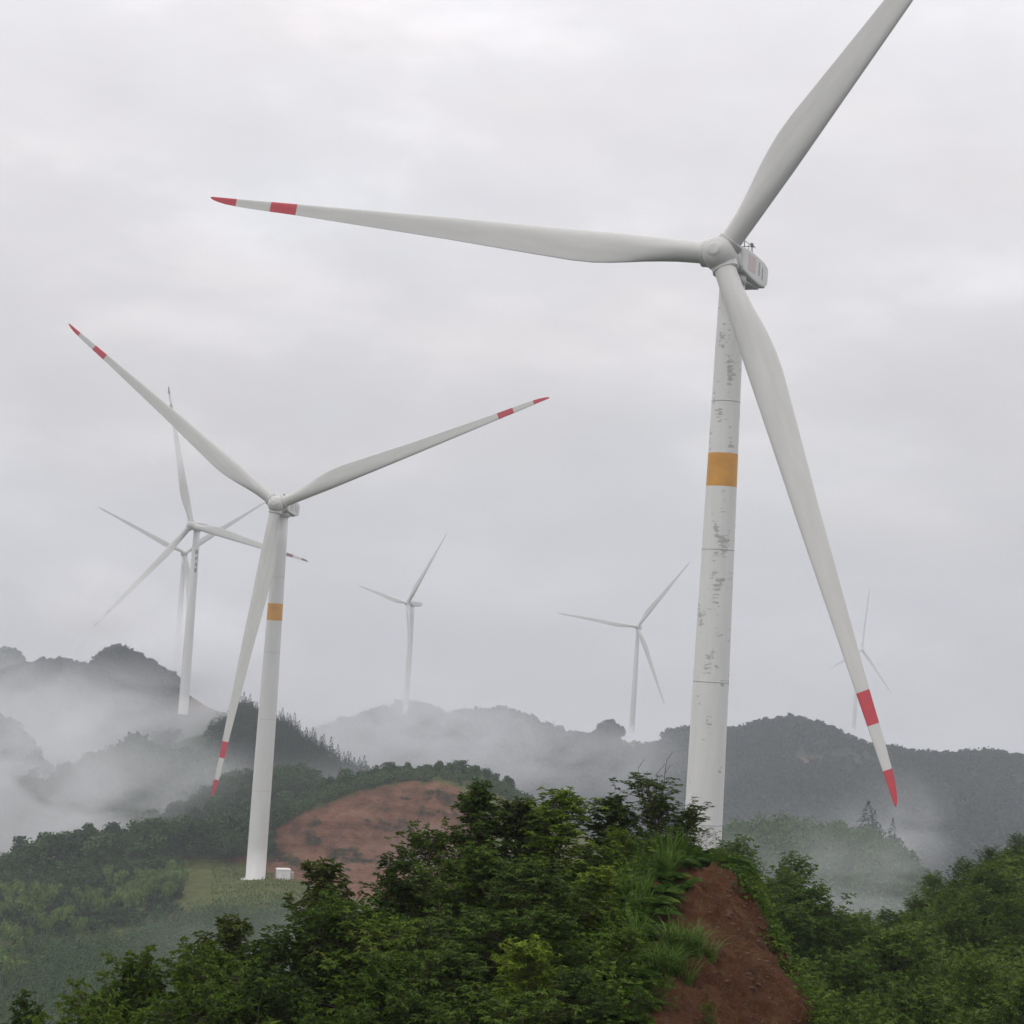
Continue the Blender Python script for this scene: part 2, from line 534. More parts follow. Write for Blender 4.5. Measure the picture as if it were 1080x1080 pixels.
# knoll that carries the second turbine: pad, red excavation, crest
kc = [-180, 0, 100, 190, 250, 300, 345, 400, 470, 540, 640]
KN = [
    [(-180, 1300, 250), (0, 1290, 255), (100, 1280, 255), (190, 1270, 258), (250, 1260, 260), (300, 1250, 260), (345, 1250, 262), (400, 1250, 265), (470, 1250, 265), (540, 1250, 268), (640, 1260, 270)],
    [(-180, 1110, 318), (0, 1095, 320), (100, 1085, 322), (190, 1070, 325), (250, 1060, 330), (300, 1060, 332), (345, 1060, 335), (400, 1060, 335), (470, 1060, 335), (540, 1070, 335), (640, 1090, 335)],
    [(-180, 1050, 342), (0, 1035, 345), (100, 1025, 350), (190, 1003, 360), (250, 983, 372), (300, 975, 376), (345, 968, 380), (400, 968, 380), (470, 975, 375), (540, 990, 370), (640, 1010, 365)],
    [(-180, 1005, 366), (0, 990, 370), (100, 982, 378), (190, 962, 385), (250, 950, 392), (300, 945, 396), (345, 943, 398), (400, 943, 400), (470, 945, 400), (540, 960, 395), (640, 985, 385)],
    [(-180, 965, 400), (0, 952, 405), (100, 942, 412), (190, 922, 432), (250, 917, 440), (300, 915.5, 441), (345, 916, 441), (400, 915, 442), (470, 914, 442), (540, 925, 440), (640, 950, 425)],
    [(-180, 945, 415), (0, 932, 418), (100, 918, 425), (190, 908, 440), (250, 905, 446), (300, 887, 449), (345, 869, 453), (400, 853, 457), (470, 851, 458), (540, 868, 458), (640, 915, 440)],
    [(-180, 925, 430), (0, 914, 432), (100, 896, 440), (190, 890, 448), (250, 888, 456), (300, 862, 462), (345, 838, 470), (400, 823, 476), (470, 818, 480), (540, 838, 480), (640, 895, 460)],
    [(-180, 950, 500), (0, 940, 500), (100, 925, 505), (190, 920, 510), (250, 910, 520), (300, 890, 530), (345, 870, 535), (400, 850, 540), (470, 845, 540), (540, 860, 540), (640, 920, 520)],
    [(-180, 1010, 570), (0, 1000, 570), (100, 990, 575), (190, 980, 580), (250, 975, 585), (300, 960, 590), (345, 940, 600), (400, 930, 600), (470, 930, 600), (540, 940, 600), (640, 990, 590)],
]
kt = np.zeros((9, 11))
kt[4, 3:9] = [.25, .3, .75, .8, .85, .9, ]
kt[5, 5:9] = 1.0
kt[5, 4] = .75
kt[5, 9] = 0
kt[4, 9] = .3
kt[3, 2:9] = [.1, .25, .25, .3, .5, .7, .8]
kt[2, 2:9] = [.1, .42, .50, .50, .3, .2, .2]
kt[6, 5:9] = 0
KNOLL = Hill('hill', KN, 300, 260, 1.0, 22, 12, M['pad_soil'], kt, .9)

BEHIND = ridge('hill', [(60, 905, 560), (100, 890, 560), (140, 878, 560), (170, 863, 560), (200, 848, 562), (230, 833, 565), (250, 824, 566), (280, 818, 568), (305, 814, 570), (325, 820, 570), (345, 840, 570), (375, 880, 570), (420, 930, 570)],
               110, 60, 3, 30, 21, M['hill_soil'], 14, ((40, .95), (90, .90), (160, .84)), (60, 1.1))
CONE = ridge('hill', [(170, 765, 805), (205, 752, 800), (240, 740, 790), (258, 734, 780), (280, 745, 770), (300, 757, 760), (320, 768, 740), (345, 785, 720), (370, 799, 700), (385, 808, 690), (405, 822, 680), (440, 850, 670), (500, 900, 660)],
             120, 60, 4, 40, 23, M['hill_soil'], 21, ((50, .94), (120, .86), (220, .76)), (50, 1.12))
MISTY = ridge('hill', [(-120, 880, 650), (-40, 850, 648), (0, 830, 646), (40, 812, 644), (80, 800, 642), (110, 790, 640), (130, 783, 640), (145, 775, 640), (160, 785, 640), (190, 793, 640), (220, 802, 640), (260, 822, 640), (320, 870, 640)],
              110, 50, 5, 40, 25, M['hill_soil'], 12, ((50, .95), (120, .9), (220, .84)), (50, 1.1))
LEFT_EDGE = ridge('hill', [(-300, 720, 720), (-160, 728, 715), (-60, 742, 710), (0, 757, 705), (22, 774, 700), (45, 805, 700), (80, 850, 700)],
                  70, 50, 5, 40, 27, M['hill_soil'], 10, ((50, .95), (120, .9), (220, .84)), (50, 1.1))
ell = lambda x, y, cx, cy, rx, ry: 1.4 * max(0, 1 - ((x - cx) / rx) ** 2 - ((y - cy) / ry) ** 2) ** .5
z_left = lambda x, y: ell(x, y, 222, 744, 34, 9)
z_big = lambda x, y: max(ell(x, y, 866, 803, 44, 5.0), ell(x, y, 672, 787, 46, 4.5), ell(x, y, 640, 806, 20, 3))
LEFT = ridge('hill', [(-260, 712, 1100), (-120, 702, 1080), (-40, 699, 1060), (0, 697, 1050), (40, 692, 1045), (70, 695, 1035), (92, 703, 1020), (108, 692, 1010), (124, 686, 1000), (140, 689, 990), (156, 698, 965), (172, 709, 935), (192, 724, 900), (215, 736, 865), (240, 739, 840), (275, 750, 830), (330, 800, 800), (400, 850, 790)],
             160, 80, 6, 70, 31, M['far_soil'], 12, ((60, .87), (130, .76), (230, .62)), (40, 1.12), z_left)
PEAK = ridge('hill', [(-300, 719, 1750), (-160, 704, 1730), (-60, 695, 1710), (-15, 689, 1700), (10, 686, 1700), (25, 697, 1700), (60, 714, 1700), (140, 739, 1700)],
             70, 40, 8, 90, 33, M['far_soil'], 3, ((60, .9), (130, .8)), (40, 1.1))
BIG = ridge('hill', [(250, 800, 1330), (330, 768, 1370), (395, 744, 1400), (430, 739, 1415), (450, 742, 1415), (470, 751, 1420), (520, 750, 1430), (560, 757, 1450), (600, 772, 1490), (625, 776, 1510), (638, 767, 1520), (650, 769, 1525), (660, 778, 1530), (685, 779, 1530), (710, 770, 1520), (735, 765, 1500), (765, 767, 1480), (800, 763, 1450), (830, 757, 1420), (870, 764, 1400), (910, 777, 1380), (960, 789, 1360), (1000, 797, 1350), (1040, 795, 1350), (1080, 801, 1350), (1160, 812, 1350), (1320, 835, 1350)],
            320, 170, 8, 90, 41, M['far_soil'], 10, ((55, .90), (110, .78), (180, .66), (280, .52)), (40, 1.12), z_big)

# valley floor reaching the far distance
mb = MB()
gx = np.linspace(-4000, 4000, 81)
X, Y = np.meshgrid(gx, gx)
Zg = -300 + 6 * fbm(X / 300, Y / 300, 51, 4)
i, j = np.meshgrid(np.arange(80), np.arange(80), indexing='ij')
mb.add(np.stack([X, Y, Zg], -1).reshape(-1, 3), np.stack([i * 81 + j, i * 81 + j + 1, (i + 1) * 81 + j + 1, (i + 1) * 81 + j], -1).reshape(-1, 4), 0.0, 0, True)
tag(mb.build('ground', M['far_soil']), kind='structure')

# ------------------------------------------------------------------ wind turbines
HH, RB = 84.1, 66.0


def blade_mesh(striped):
    mb = MB()
    st = [.018, .03, .05, .075, .10, .13, .16, .19, .22, .26, .30, .35, .40, .45, .5, .55, .6, .65, .7, .75, .79, .8149, .8151, .84, .8699, .8701, .91, .9429, .9431, .965, .98, .99, .996, 1.0]
    kr = np.array([0, .03, .07, .11, .16, .21, .26, .35, .5, .65, .8, .9, .96, .985, .995, 1.0])
    kchord = np.array([2.45, 2.45, 2.55, 2.95, 3.6, 4.05, 4.0, 3.55, 2.8, 2.15, 1.5, 1.18, .9, .58, .36, .12])
    kth = np.array([1, 1, .97, .80, .55, .42, .36, .30, .25, .22, .19, .18, .18, .18, .18, .18])
    ktw = np.array([16, 16, 16, 15, 13, 11, 9.5, 7, 4, 2, .5, -.5, -1, -1, -1, -1])
    n = 26
    rings = []
    for s in st:
        c, th, tw = np.interp(s, kr, kchord), np.interp(s, kr, kth), R(np.interp(s, kr, ktw) + 2)
        an = np.linspace(0, 2 * np.pi, n, endpoint=False)
        xc = (1 - np.cos(an)) / 2                     # 0 at LE .. 1 at TE .. back
        xs = xc
        yt = 5 * th * (.2969 * np.sqrt(xs) - .126 * xs - .3516 * xs ** 2 + .2843 * xs ** 3 - .1015 * xs ** 4)
        sg = np.where(an <= np.pi, 1, -1)
        camber = .04 * (1 - (2 * xs - 1) ** 2)
        yaf = sg * yt * 1.0 + camber
        ycirc = np.sin(an) * .5 * th
        w = np.clip((s - .06) / .14, 0, 1)
        w = w * w * (3 - 2 * w)
        yy = (ycirc * (1 - w) + yaf * w) * c
        le = np.interp(s, [0, .05, .2, .5, 1], [1.25, 1.25, 1.22, .86, .06])
        xx = le - xc * c
        x2 = xx * math.cos(tw) - yy * math.sin(tw)
        y2 = xx * math.sin(tw) + yy * math.cos(tw)
        rings.append(np.stack([x2, y2, np.full(n, s * RB)], 1))
    V = np.array(rings)
    V[-1] = V[-1].mean(0) + (V[-1] - V[-1].mean(0)) * .4
    m = len(st)
    i, j = np.meshgrid(np.arange(m - 1), np.arange(n), indexing='ij')
    q = np.stack([i * n + j, i * n + (j + 1) % n, (i + 1) * n + (j + 1) % n, (i + 1) * n + j], -1)
    mid = np.array([(st[a] + st[a + 1]) / 2 for a in range(m - 1)])
    red = ((mid > .815) & (mid < .87)) | (mid > .943)
    if not striped: red[:] = False
    mb.add(V.reshape(-1, 3), q[~red].reshape(-1, 4), .5, 0, True)
    if red.any(): mb.f.append((q[red].reshape(-1, 4), 1, True))
    mb.f.append((np.arange(n)[None] + (m - 1) * n, 0, False))
    return mb.mesh('blade', [M['blade_white'], M['red_paint'] if striped != 'dull' else M['dull_red']])


def tower_mesh(body, band):
    mb = MB()
    zs = [0, .25, .26, 8, 20, 20.001, 36, 51, 58.2, 58.201, 62.0, 62.001, 66, 75, 81.6]
    rad = lambda z: np.interp(z, [0, 30, 82], [2.2, 2.12, 1.46])
    prof = [(rad(z) + (.12 if z <= .25 else 0), z) for z in zs]
    revolve(mb, prof, 64, mat=(lambda z: 1 if (band and 58.2 < z < 62.0) else 0))
    return mb.mesh('tower', [body, M['orange_paint']]), rad


def ring_mesh(z, r):
    mb = MB()
    revolve(mb, [(r - .05, z - .06), (r + .025, z - .06), (r + .025, z + .06), (r - .05, z + .06)], 64)
    return mb.mesh('flange_ring', M['grey_joint'])


def hub_mesh():
    mb = MB()
    prof = [(1.6, -2.0), (1.82, -1.9), (1.92, -1.2), (1.96, 0), (1.9, .8), (1.7, 1.5), (1.35, 1.95), (.95, 2.22), (.78, 2.3), (.72, 2.4), (.5, 2.46), (.02, 2.48)]
    revolve(mb, prof, 48, 0, axis='y')
    for k in range(3):
        m2 = MB()
        revolve(m2, [(1.55, .8), (1.48, 1.85), (1.52, 1.9), (1.52, 2.0), (1.36, 2.04), (1.32, 2.14), (1.22, 2.14)], 40, mat=(lambda z: 1 if z > 2.01 else 0))
        v, t, fl = m2.arrays()
        a = k * 2 * np.pi / 3
        v = np.stack([v[:, 0] * np.cos(a) + v[:, 2] * np.sin(a), v[:, 1], -v[:, 0] * np.sin(a) + v[:, 2] * np.cos(a)], 1)
        n0 = mb.n
        mb.add(v, fl[0][0], .5, fl[0][1], True)
        for f, mm, sm in fl[1:]: mb.f.append((f + n0, mm, sm))
    return mb.mesh('hub', [M['blade_white'], M['grey_joint']])


def nacelle_mesh():
    # side profile (y rearwards, z up), widened in x and chamfered
    prof = np.array([(-2.3, 1.75), (-2.45, 1.2), (-2.45, -1.0), (-2.0, -1.55), (.5, -2.0), (4.5, -2.35), (7.2, -2.2), (8.1, -1.5), (8.3, .2), (8.2, .85), (6.6, 1.45), (3.2, 1.75), (-1.0, 1.95)])
    prof[:, 1] *= .80
    prof[:, 0] = np.where(prof[:, 0] > 0, prof[:, 0] * .88, prof[:, 0])
    c = prof.mean(0)
    xs = [(-1.95, .86), (-1.9, .95), (-1.7, 1.0), (1.7, 1.0), (1.9, .95), (1.95, .86)]
    V = np.array([[(x, *(c + (p - c) * k)) for p in prof] for x, k in xs])
    n = len(prof)
    mb = MB()
    i, j = np.meshgrid(np.arange(5), np.arange(n), indexing='ij')
    q = np.stack([i * n + j, i * n + (j + 1) % n, (i + 1) * n + (j + 1) % n, (i + 1) * n + j], -1).reshape(-1, 4)
    mb.add(V.reshape(-1, 3), q, .5, 0, False)
    mb.f.append((np.arange(n)[::-1][None], 0, False))
    mb.f.append((np.arange(n)[None] + 5 * n, 0, False))
    # undertray and yaw collar
    box(mb, (0, 2.6, -1.92), (2.6, 6.0, .26), 1)
    revolve(mb, [(1.6, -2.55), (1.6, -1.3)], 40, 1)
    return mb.mesh('nacelle', [M['tower_white'], M['grey_joint']])


BL = {k: blade_mesh(k) for k in (True, False, 'dull')}
HUB, NAC = hub_mesh(), nacelle_mesh()
TW = {}
for key, body, band in (('A', M['tower_flaked'], True), ('B', M['tower_white'], True), ('P', M['tower_white'], False)):
    TW[key], trad = tower_mesh(body, band)
RINGS = [(z, ring_mesh(z, float(trad(z)))) for z in (20, 36, 51, 68)]
DOOR = MB()
box(DOOR, (0, -2.2, 2.6), (1.0, .12, 2.3))
DOOR = DOOR.mesh('door', M['grey_joint'])
mb = MB()
revolve(mb, [(3.3, -.6), (3.3, .18), (2.9, .24), (2.3, .24)], 48, caps=(False, False))
FOUND = mb.mesh('foundation', M['concrete'])
# mast with vane and anemometer, railing
mb = MB()
for x in (-.9, .9):
    tube(mb, [(x, 3.4, 1.7), (x, 3.4, 3.0)], [.05, .05], 6)
    tube(mb, [(x, 3.4, 2.9), (x + .25, 3.4, 2.9)], [.04, .04], 6)
tube(mb, [(-1.3, 3.4, 3.0), (1.3, 3.4, 3.0)], [.05, .05], 6)
tube(mb, [(0, 3.4, 3.0), (0, 3.4, 3.7)], [.03, .02], 6)
box(mb, (.95, 3.4, 3.2), (.22, .5, .3))
box(mb, (-.95, 3.4, 3.2), (.3, .3, .22))
for y in (-.5, 1.0, 2.4):
    tube(mb, [(1.4, y, 1.8), (1.4, y, 2.8)], [.04, .04], 6)
tube(mb, [(1.4, -.5, 2.8), (1.4, 3.4, 2.8)], [.035, .035], 6)
mb.v = [v - [0, 0, .35] for v in mb.v]
MAST = mb.mesh('weather_mast', M['dark_metal'])
# faded maker's mark on the nacelle side: pale square and two upright lines of lettering
mb = MB()
box(mb, (1.962, .9, .05), (.03, 2.4, 1.8))
MARK = mb.mesh('faded_square', M['logo_pink'])
MARKTXT = []
for y0, wd, z0, z1 in ((3.6, .62, -.85, .75), (4.8, .5, -1.0, .4)):
    mb = MB()
    z = z1
    k = 0
    box(mb, (1.962, y0, (z0 + z1) / 2), (.02, .09, z1 - z0))
    while z > z0:
        h = .26
        box(mb, (1.964, y0, z - h / 2), (.03, wd * (1.0 if k % 2 else .7), h * .55))
        z -= h * 1.25
        k += 1
    MARKTXT.append(mb.mesh('lettering', M['logo_grey']))


def turbine(px, py, d, psi, th, tilt, cone, key, striped, label, detail=False):
    H = pt(px, py, d)
    n0 = Vector((-math.sin(psi), -math.cos(psi), 0))
    base = H - n0 * 4.5
    base.z = H.z - HH
    t = tag(empty('wind_turbine', base, -psi), label, 'wind turbine', 'white wind turbines standing along the hills')
    tw = link('tower', TW[key], t)
    for z, m in RINGS if key != 'P' else []:
        link('flange_ring', m, tw)
    if key == 'B':
        link('foundation', FOUND, tw)
        dr = link('door', DOOR, tw)
        dr.rotation_euler.z = R(200)
    na = link('nacelle', NAC, t)
    na.location = (0, 0, HH)
    if key in 'AB':
        link('weather_mast', MAST, na)
        link('faded_square', MARK, na)
        for m_ in MARKTXT: link('lettering', m_, na)
    fr = Matrix(((1, 0, 0), (0, math.cos(tilt), math.sin(tilt)), (0, -math.sin(tilt), math.cos(tilt)))).to_4x4()
    T0 = Matrix.Translation((0, -4.5, HH)) @ fr
    h = link('hub', HUB, t)
    h.matrix_local = T0 @ Matrix.Rotation(th, 4, 'Y')
    for k in range(3):
        b = link('blade', BL[striped], t)
        b.matrix_local = T0 @ Matrix.Rotation(th + k * 2 * math.pi / 3, 4, 'Y') @ Matrix.Rotation(cone, 4, 'X')
    return t, base


TA, bA = turbine(760, 269, 214.3, R(25.6), R(35.9), R(6.574), R(6.678), 'A', True, 'nearest and largest turbine, its tower flaked with grey patches around an orange band')
TB, bB = turbine(292, 532, 424.8, R(10.3), R(66.3), R(5), R(2.5), 'B', True, 'second largest turbine, orange banded tower, standing by the small white cabinet')
TC, bC = turbine(202, 554, 845.3, R(25.4), R(-17.7), R(5), R(2.5), 'P', 'dull', 'white turbine with dark lettering down its tower, standing in the fog')
TK, bK = turbine(195.5, 583, 1283, R(-17.6), R(-66.4), R(5), R(2.5), 'P', False, 'grey turbine almost hidden behind the lettered tower, two blades raised in a wide V')
TD, bD = turbine(430, 636, 1375.6, R(53.6), R(39.7), R(5), R(2.5), 'P', False, 'distant grey turbine seen half from the side, its foot lost in fog')
TE, bE = turbine(672, 661, 1499, R(14.1), R(36), R(5), R(2.5), 'P', False, 'distant grey turbine on the ridge just left of the nearest tower')
TF, bF = turbine(909, 685, 1944, R(-46.6), R(131.5), R(5), R(2.5), 'P', False, 'faintest turbine at the right, partly hidden by the long hanging striped blade')

[c for c in TA.children if c.name.startswith('tower')][0].matrix_local = Matrix.Translation((0, 0, HH)) @ Matrix.Rotation(R(-.35), 4, 'Y') @ Matrix.Translation((0, 0, -HH))

# dark characters down the tower of the lettered turbine (too blurred to read)
glyphs = [[(0, .8, 1.6, .22), (0, -.8, 1.6, .22), (-.7, 0, .22, 1.8), (.7, 0, .22, 1.8), (0, .1, 1.0, .2), (0, -.35, .9, .18), (0, 0, .2, 1.2)],
          [(-.45, .2, .7, .25), (-.45, -.4, .3, 1.0), (.4, .7, .9, .22), (.4, 0, .9, .22), (.45, -.7, 1.0, .24), (.4, 0, .22, 1.6)],
          [(-.5, .3, .25, 1.2), (-.45, -.7, .8, .25), (.35, .6, .9, .25), (.35, .1, .9, .2), (.5, -.35, .3, 1.0), (.1, -.4, .25, .7)],
          [(0, .75, 1.7, .24), (0, .15, 1.5, .22), (0, -.75, 1.7, .26), (-.4, -.2, .25, 1.2), (.4, -.2, .25, 1.2), (0, 0, .2, 1.6)]]
dirn = -(bC + Vector((0, 0, 70))).xy.normalized()
a0 = math.atan2(dirn.y, dirn.x) + .42 - TC.rotation_euler.z
tower_c = [c for c in TC.children if c.name.startswith('tower')][0]
for g, zc in zip(glyphs, (72.4, 69.7, 67.0, 64.4)):
    mb = MB()
    for n_, (gx_, gz_, w, h) in enumerate(g):
        rr = float(trad(zc)) + .02
        aa = a0 + gx_ * .8 / rr
        hw = w * .8 / rr / 2
        pts = []
        for rad_ in (rr - .08, rr + .02 + .003 * n_):
            for z_ in (zc + gz_ - h / 2, zc + gz_ + h / 2):
                for q_ in (aa - hw, aa, aa + hw):
                    pts.append((rad_ * math.cos(q_), rad_ * math.sin(q_), z_))
        f = [[6, 7, 10, 9], [7, 8, 11, 10], [0, 6, 9, 3], [2, 5, 11, 8], [3, 9, 10, 4], [4, 10, 11, 5], [0, 1, 7, 6], [1, 2, 8, 7]]
        mb.add(pts, f)
    mb.build('painted_character', M['letter_grey'], tower_c)

# transformer cabinet beside the second turbine
cp = pt(298.5, 921, 425)
gz = KNOLL.z(cp.x, cp.y)
cab = tag(empty('transformer_cabinet', (cp.x, cp.y, gz - .1), R(14)), 'small white transformer cabinet on the earth pad right beside the second turbine', 'cabinet')
mb = MB(); box(mb, (0, 0, 1.25), (3.0, 2.2, 2.2)); mb.build('body', M['cabinet_white'], cab)
mb = MB(); box(mb, (0, 0, 2.42), (3.25, 2.45, .14)); box(mb, (0, 0, 2.55), (2.6, 1.9, .12)); mb.build('roof', M['cabinet_white'], cab)
mb = MB(); box(mb, (0, 0, .06), (3.3, 2.5, .3)); mb.build('plinth', M['concrete'], cab)
mb = MB(); box(mb, (1.93, .1, 1.0), (.84, 1.5, 1.7)); mb.build('radiator', M['concrete'], cab)
for s in (-.62, .62):
    mb = MB(); box(mb, (s, -1.115, 1.2), (1.1, .05, 1.8)); d_ = mb.build('door', M['cabinet_white'], cab)
    mb = MB(); box(mb, (s * .25, -1.16, 1.2), (.06, .05, .3)); mb.build('handle', M['dark_metal'], d_)

# ------------------------------------------------------------------ plants
def leaf_fan(mb, P, D, Nn, Ln, Wd, tint, droop=.15, mat=0):
    P, D, Nn = np.asarray(P), unit(D), np.asarray(Nn)
    S = unit(np.cross(D, Nn))
    Nn = np.cross(S, D)
    Ln, Wd = np.asarray(Ln)[:, None], np.asarray(Wd)[:, None]
    mid = P + D * Ln * .45
    a = mid + S * Wd * .5 + Nn * Wd * .18
    b = mid - S * Wd * .5 + Nn * Wd * .18
    tip = P + D * Ln - Nn * Ln * droop
    n = len(P)
    v = np.stack([P, a, tip, b], 1).reshape(-1, 3)
    k = np.arange(n) * 4
    f = np.concatenate([np.stack([k, k + 1, k + 2], 1), np.stack([k, k + 2, k + 3], 1)])
    mb.add(v, f, np.repeat(tint, 4), mat)


def sapling(seed, H=3.0, W=1.1, base=.2, nbr=26, ntw=7, nleaf=11, L=.12, wr=.42, rise=.6, prof='round', style='rosette', lean=.08, tr=.035):
    """-> (trunk mesh builder, crown mesh builder); height H, crown radius W"""
    g = np.random.default_rng(seed)
    tk, cr = MB(), MB()
    n = 9
    t = np.linspace(0, 1, n)
    ax, ay = g.normal(0, lean * H, 2)
    wob = np.cumsum(g.normal(0, .02 * H, (n, 2)), 0)
    tp = np.stack([ax * t + wob[:, 0] * t, ay * t + wob[:, 1] * t, t * H * .93], 1)
    tube(tk, tp, tr * H / 3 * (1 - .8 * t), 7)
    az = g.uniform(0, 6.28)
    for b in range(nbr):
        u = base + (1 - base) * ((b + g.uniform(0, 1)) / nbr)
        az += 2.4 + g.normal(0, .3)
        s = (u - base) / (1 - base)
        if prof == 'round': w = W * (math.sin(math.pi * min(1, .18 + .80 * s)) ** .6)
        elif prof == 'cone': w = W * (1 - .85 * s) + .1
        elif prof == 'top': w = W * (.45 + .75 * s) * (1 if s < .85 else .75)
        else: w = W
        w *= g.uniform(.55, 1.15)
        p0 = np.array([np.interp(u, t, tp[:, k]) for k in range(3)])
        el = rise * g.uniform(.4, 1.3) + .5 * s
        d = np.array([math.cos(az) * math.cos(el), math.sin(az) * math.cos(el), math.sin(el)])
        m = 5
        q = np.linspace(0, 1, m)
        bp = p0 + d * (q * w)[:, None]
        bp[:, 2] -= .18 * w * q ** 2 * (1 - s)
        bp += np.cumsum(g.normal(0, .03 * w, (m, 3)), 0)
        tube(tk, bp, np.linspace(.013, .004, m) * H / 3, 4)
        for k in range(ntw):
            f = g.uniform(.25, 1.0) if k else 1.0
            o = np.array([np.interp(f, q, bp[:, a]) for a in range(3)])
            td = unit(d * .7 + g.normal(0, .6, 3) + np.array([0, 0, .15]))
            tl = W * g.uniform(.15, .38)
            e = o + td * tl
            tube(tk, [o, (o + e) / 2 + g.normal(0, .02, 3), e], [.005, .004, .002], 3)
            tone = g.uniform(0, 1)
            if style == 'rosette':
                nr = max(4, int(nleaf * .6))
                a = np.arange(nr) * 6.283 / nr + g.uniform(0, 6)
                el2 = g.uniform(-.5, .5, nr)
                D1 = np.stack([np.cos(a) * np.cos(el2), np.sin(a) * np.cos(el2), np.sin(el2) - .1], 1) + td * .35
                P1 = np.repeat(e[None], nr, 0)
                n2 = nleaf - nr
                fr = g.uniform(.2, .95, n2)
                P2 = o + (e - o) * fr[:, None]
                a = g.uniform(0, 6.283, n2)
                D2 = np.stack([np.cos(a), np.sin(a), g.uniform(-.4, .3, n2)], 1) + td * .5
                P, D = np.concatenate([P1, P2]), np.concatenate([D1, D2])
                nn = len(P)
                Nn = unit(np.array([0, 0, 1.0]) + g.normal(0, .35, (nn, 3)))
                Ln = L * g.uniform(.65, 1.25, nn)
                leaf_fan(cr, P, D, Nn, Ln, Ln * wr, np.clip(tone * .5 + g.uniform(0, .55, nn), 0, 1), g.uniform(.05, .35))
            else:     # pinnate sprays: leaflets in pairs along an arching stalk
                for w_ in range(2):
                    sd = unit(td + g.normal(0, .5, 3))
                    sl = L * g.uniform(3.2, 4.6)
                    npair = max(4, nleaf)
                    fr = np.linspace(.18, 1, npair)
                    sp = e + sd * (sl * fr)[:, None]
                    sp[:, 2] -= .28 * sl * fr ** 2
                    tang = unit(np.gradient(sp, axis=0))
                    sid = unit(np.cross(tang, np.array([0, 0, 1.0])))
                    nn = npair * 2
                    P = np.repeat(sp, 2, 0)
                    D = np.stack([tang * .5 + sid, tang * .5 - sid], 1).reshape(-1, 3)
                    D[:, 2] -= .15
                    Nn = unit(np.array([0, 0, 1.0]) + g.normal(0, .15, (nn, 3)))
                    Ln = np.repeat(L * (1 - .45 * fr), 2) * g.uniform(.85, 1.15, nn)
                    leaf_fan(cr, P, D, Nn, Ln, Ln * wr, np.clip(tone * .5 + g.uniform(0, .5, nn), 0, 1), .15)
    return tk, cr


PROTO = {}


def proto(key, leafmat, barkmat='bark', **kw):
    tk, cr = sapling(**kw)
    top = float(np.percentile(cr.arrays()[0][:, 2], 99.3))      # true height of the finished crown
    PROTO[key] = (tk.mesh('trunk', M[barkmat]), cr.mesh('crown', M[leafmat]), top)


proto('dark_a', 'leaf_dark', seed=1, H=3.0, W=.85, base=.12, nbr=42, ntw=10, nleaf=14, L=.125, wr=.42, rise=.7)
proto('dark_b', 'leaf_dark', seed=2, H=2.6, W=1.15, base=.05, nbr=47, ntw=10, nleaf=14, L=.11, wr=.45, rise=.5)
proto('mid_a', 'leaf_mid', seed=3, H=2.6, W=1.1, base=.08, nbr=45, ntw=10, nleaf=14, L=.115, wr=.40, rise=.6)
proto('mid_b', 'leaf_mid', seed=4, H=2.2, W=1.25, base=.02, nbr=50, ntw=10, nleaf=14, L=.10, wr=.45, rise=.45)
proto('lime_a', 'leaf_lime', seed=5, H=2.8, W=.95, base=.1, nbr=42, ntw=9, nleaf=13, L=.12, wr=.42, rise=.8)
proto('lime_b', 'leaf_lime', seed=6, H=1.6, W=.85, base=.03, nbr=37, ntw=9, nleaf=13, L=.10, wr=.45, rise=.6)
proto('brown_a', 'leaf_brown', seed=7, H=2.4, W=.8, base=.15, nbr=35, ntw=9, nleaf=13, L=.115, wr=.42, rise=.6)
proto('open_a', 'leaf_dark', seed=8, H=3.0, W=1.15, base=.1, nbr=34, ntw=8, nleaf=12, L=.12, wr=.38, rise=.35, prof='round', lean=.04)
proto('open_b', 'leaf_mid', seed=9, H=2.4, W=1.2, base=.05, nbr=26, ntw=6, nleaf=9, L=.11, wr=.40, rise=.4)
proto('spire', 'leaf_dark', seed=10, H=2.8, W=.75, base=.1, nbr=42, ntw=8, nleaf=12, L=.10, wr=.36, rise=.5, prof='cone', lean=.02)
proto('low_a', 'leaf_mid', seed=12, H=1.2, W=.9, base=.0, nbr=26, ntw=7, nleaf=11, L=.095, wr=.42, rise=.7)
proto('low_b', 'leaf_dark', seed=13, H=1.2, W=.9, base=.0, nbr=26, ntw=7, nleaf=11, L=.095, wr=.45, rise=.7)
# rounder, larger-grained bushes for the right-hand slope
proto('slope_a', 'vine_leaf', seed=14, H=3.2, W=2.1, base=.02, nbr=40, ntw=9, nleaf=10, L=.22, wr=.5, rise=.5)
proto('slope_b', 'leaf_mid', seed=15, H=4.2, W=2.2, base=.08, nbr=42, ntw=9, nleaf=10, L=.22, wr=.48, rise=.45)
proto('slope_c', 'leaf_dark', seed=16, H=5.0, W=2.6, base=.1, nbr=46, ntw=9, nleaf=10, L=.22, wr=.48, rise=.5)
proto('slope_low', 'vine_leaf', seed=17, H=1.5, W=1.7, base=.0, nbr=28, ntw=8, nleaf=10, L=.20, wr=.55, rise=.6)


def plant(name, key, loc, height, rz, label, cat, group=None, wide=1.0):
    tm, cm, H = PROTO[key]
    s = height / H
    t = tag(empty(name, loc, rz), label, cat, group)
    t.scale = (s * wide, s * wide, s)
    link('trunk', tm, t)
    link('crown', cm, t)
    return t


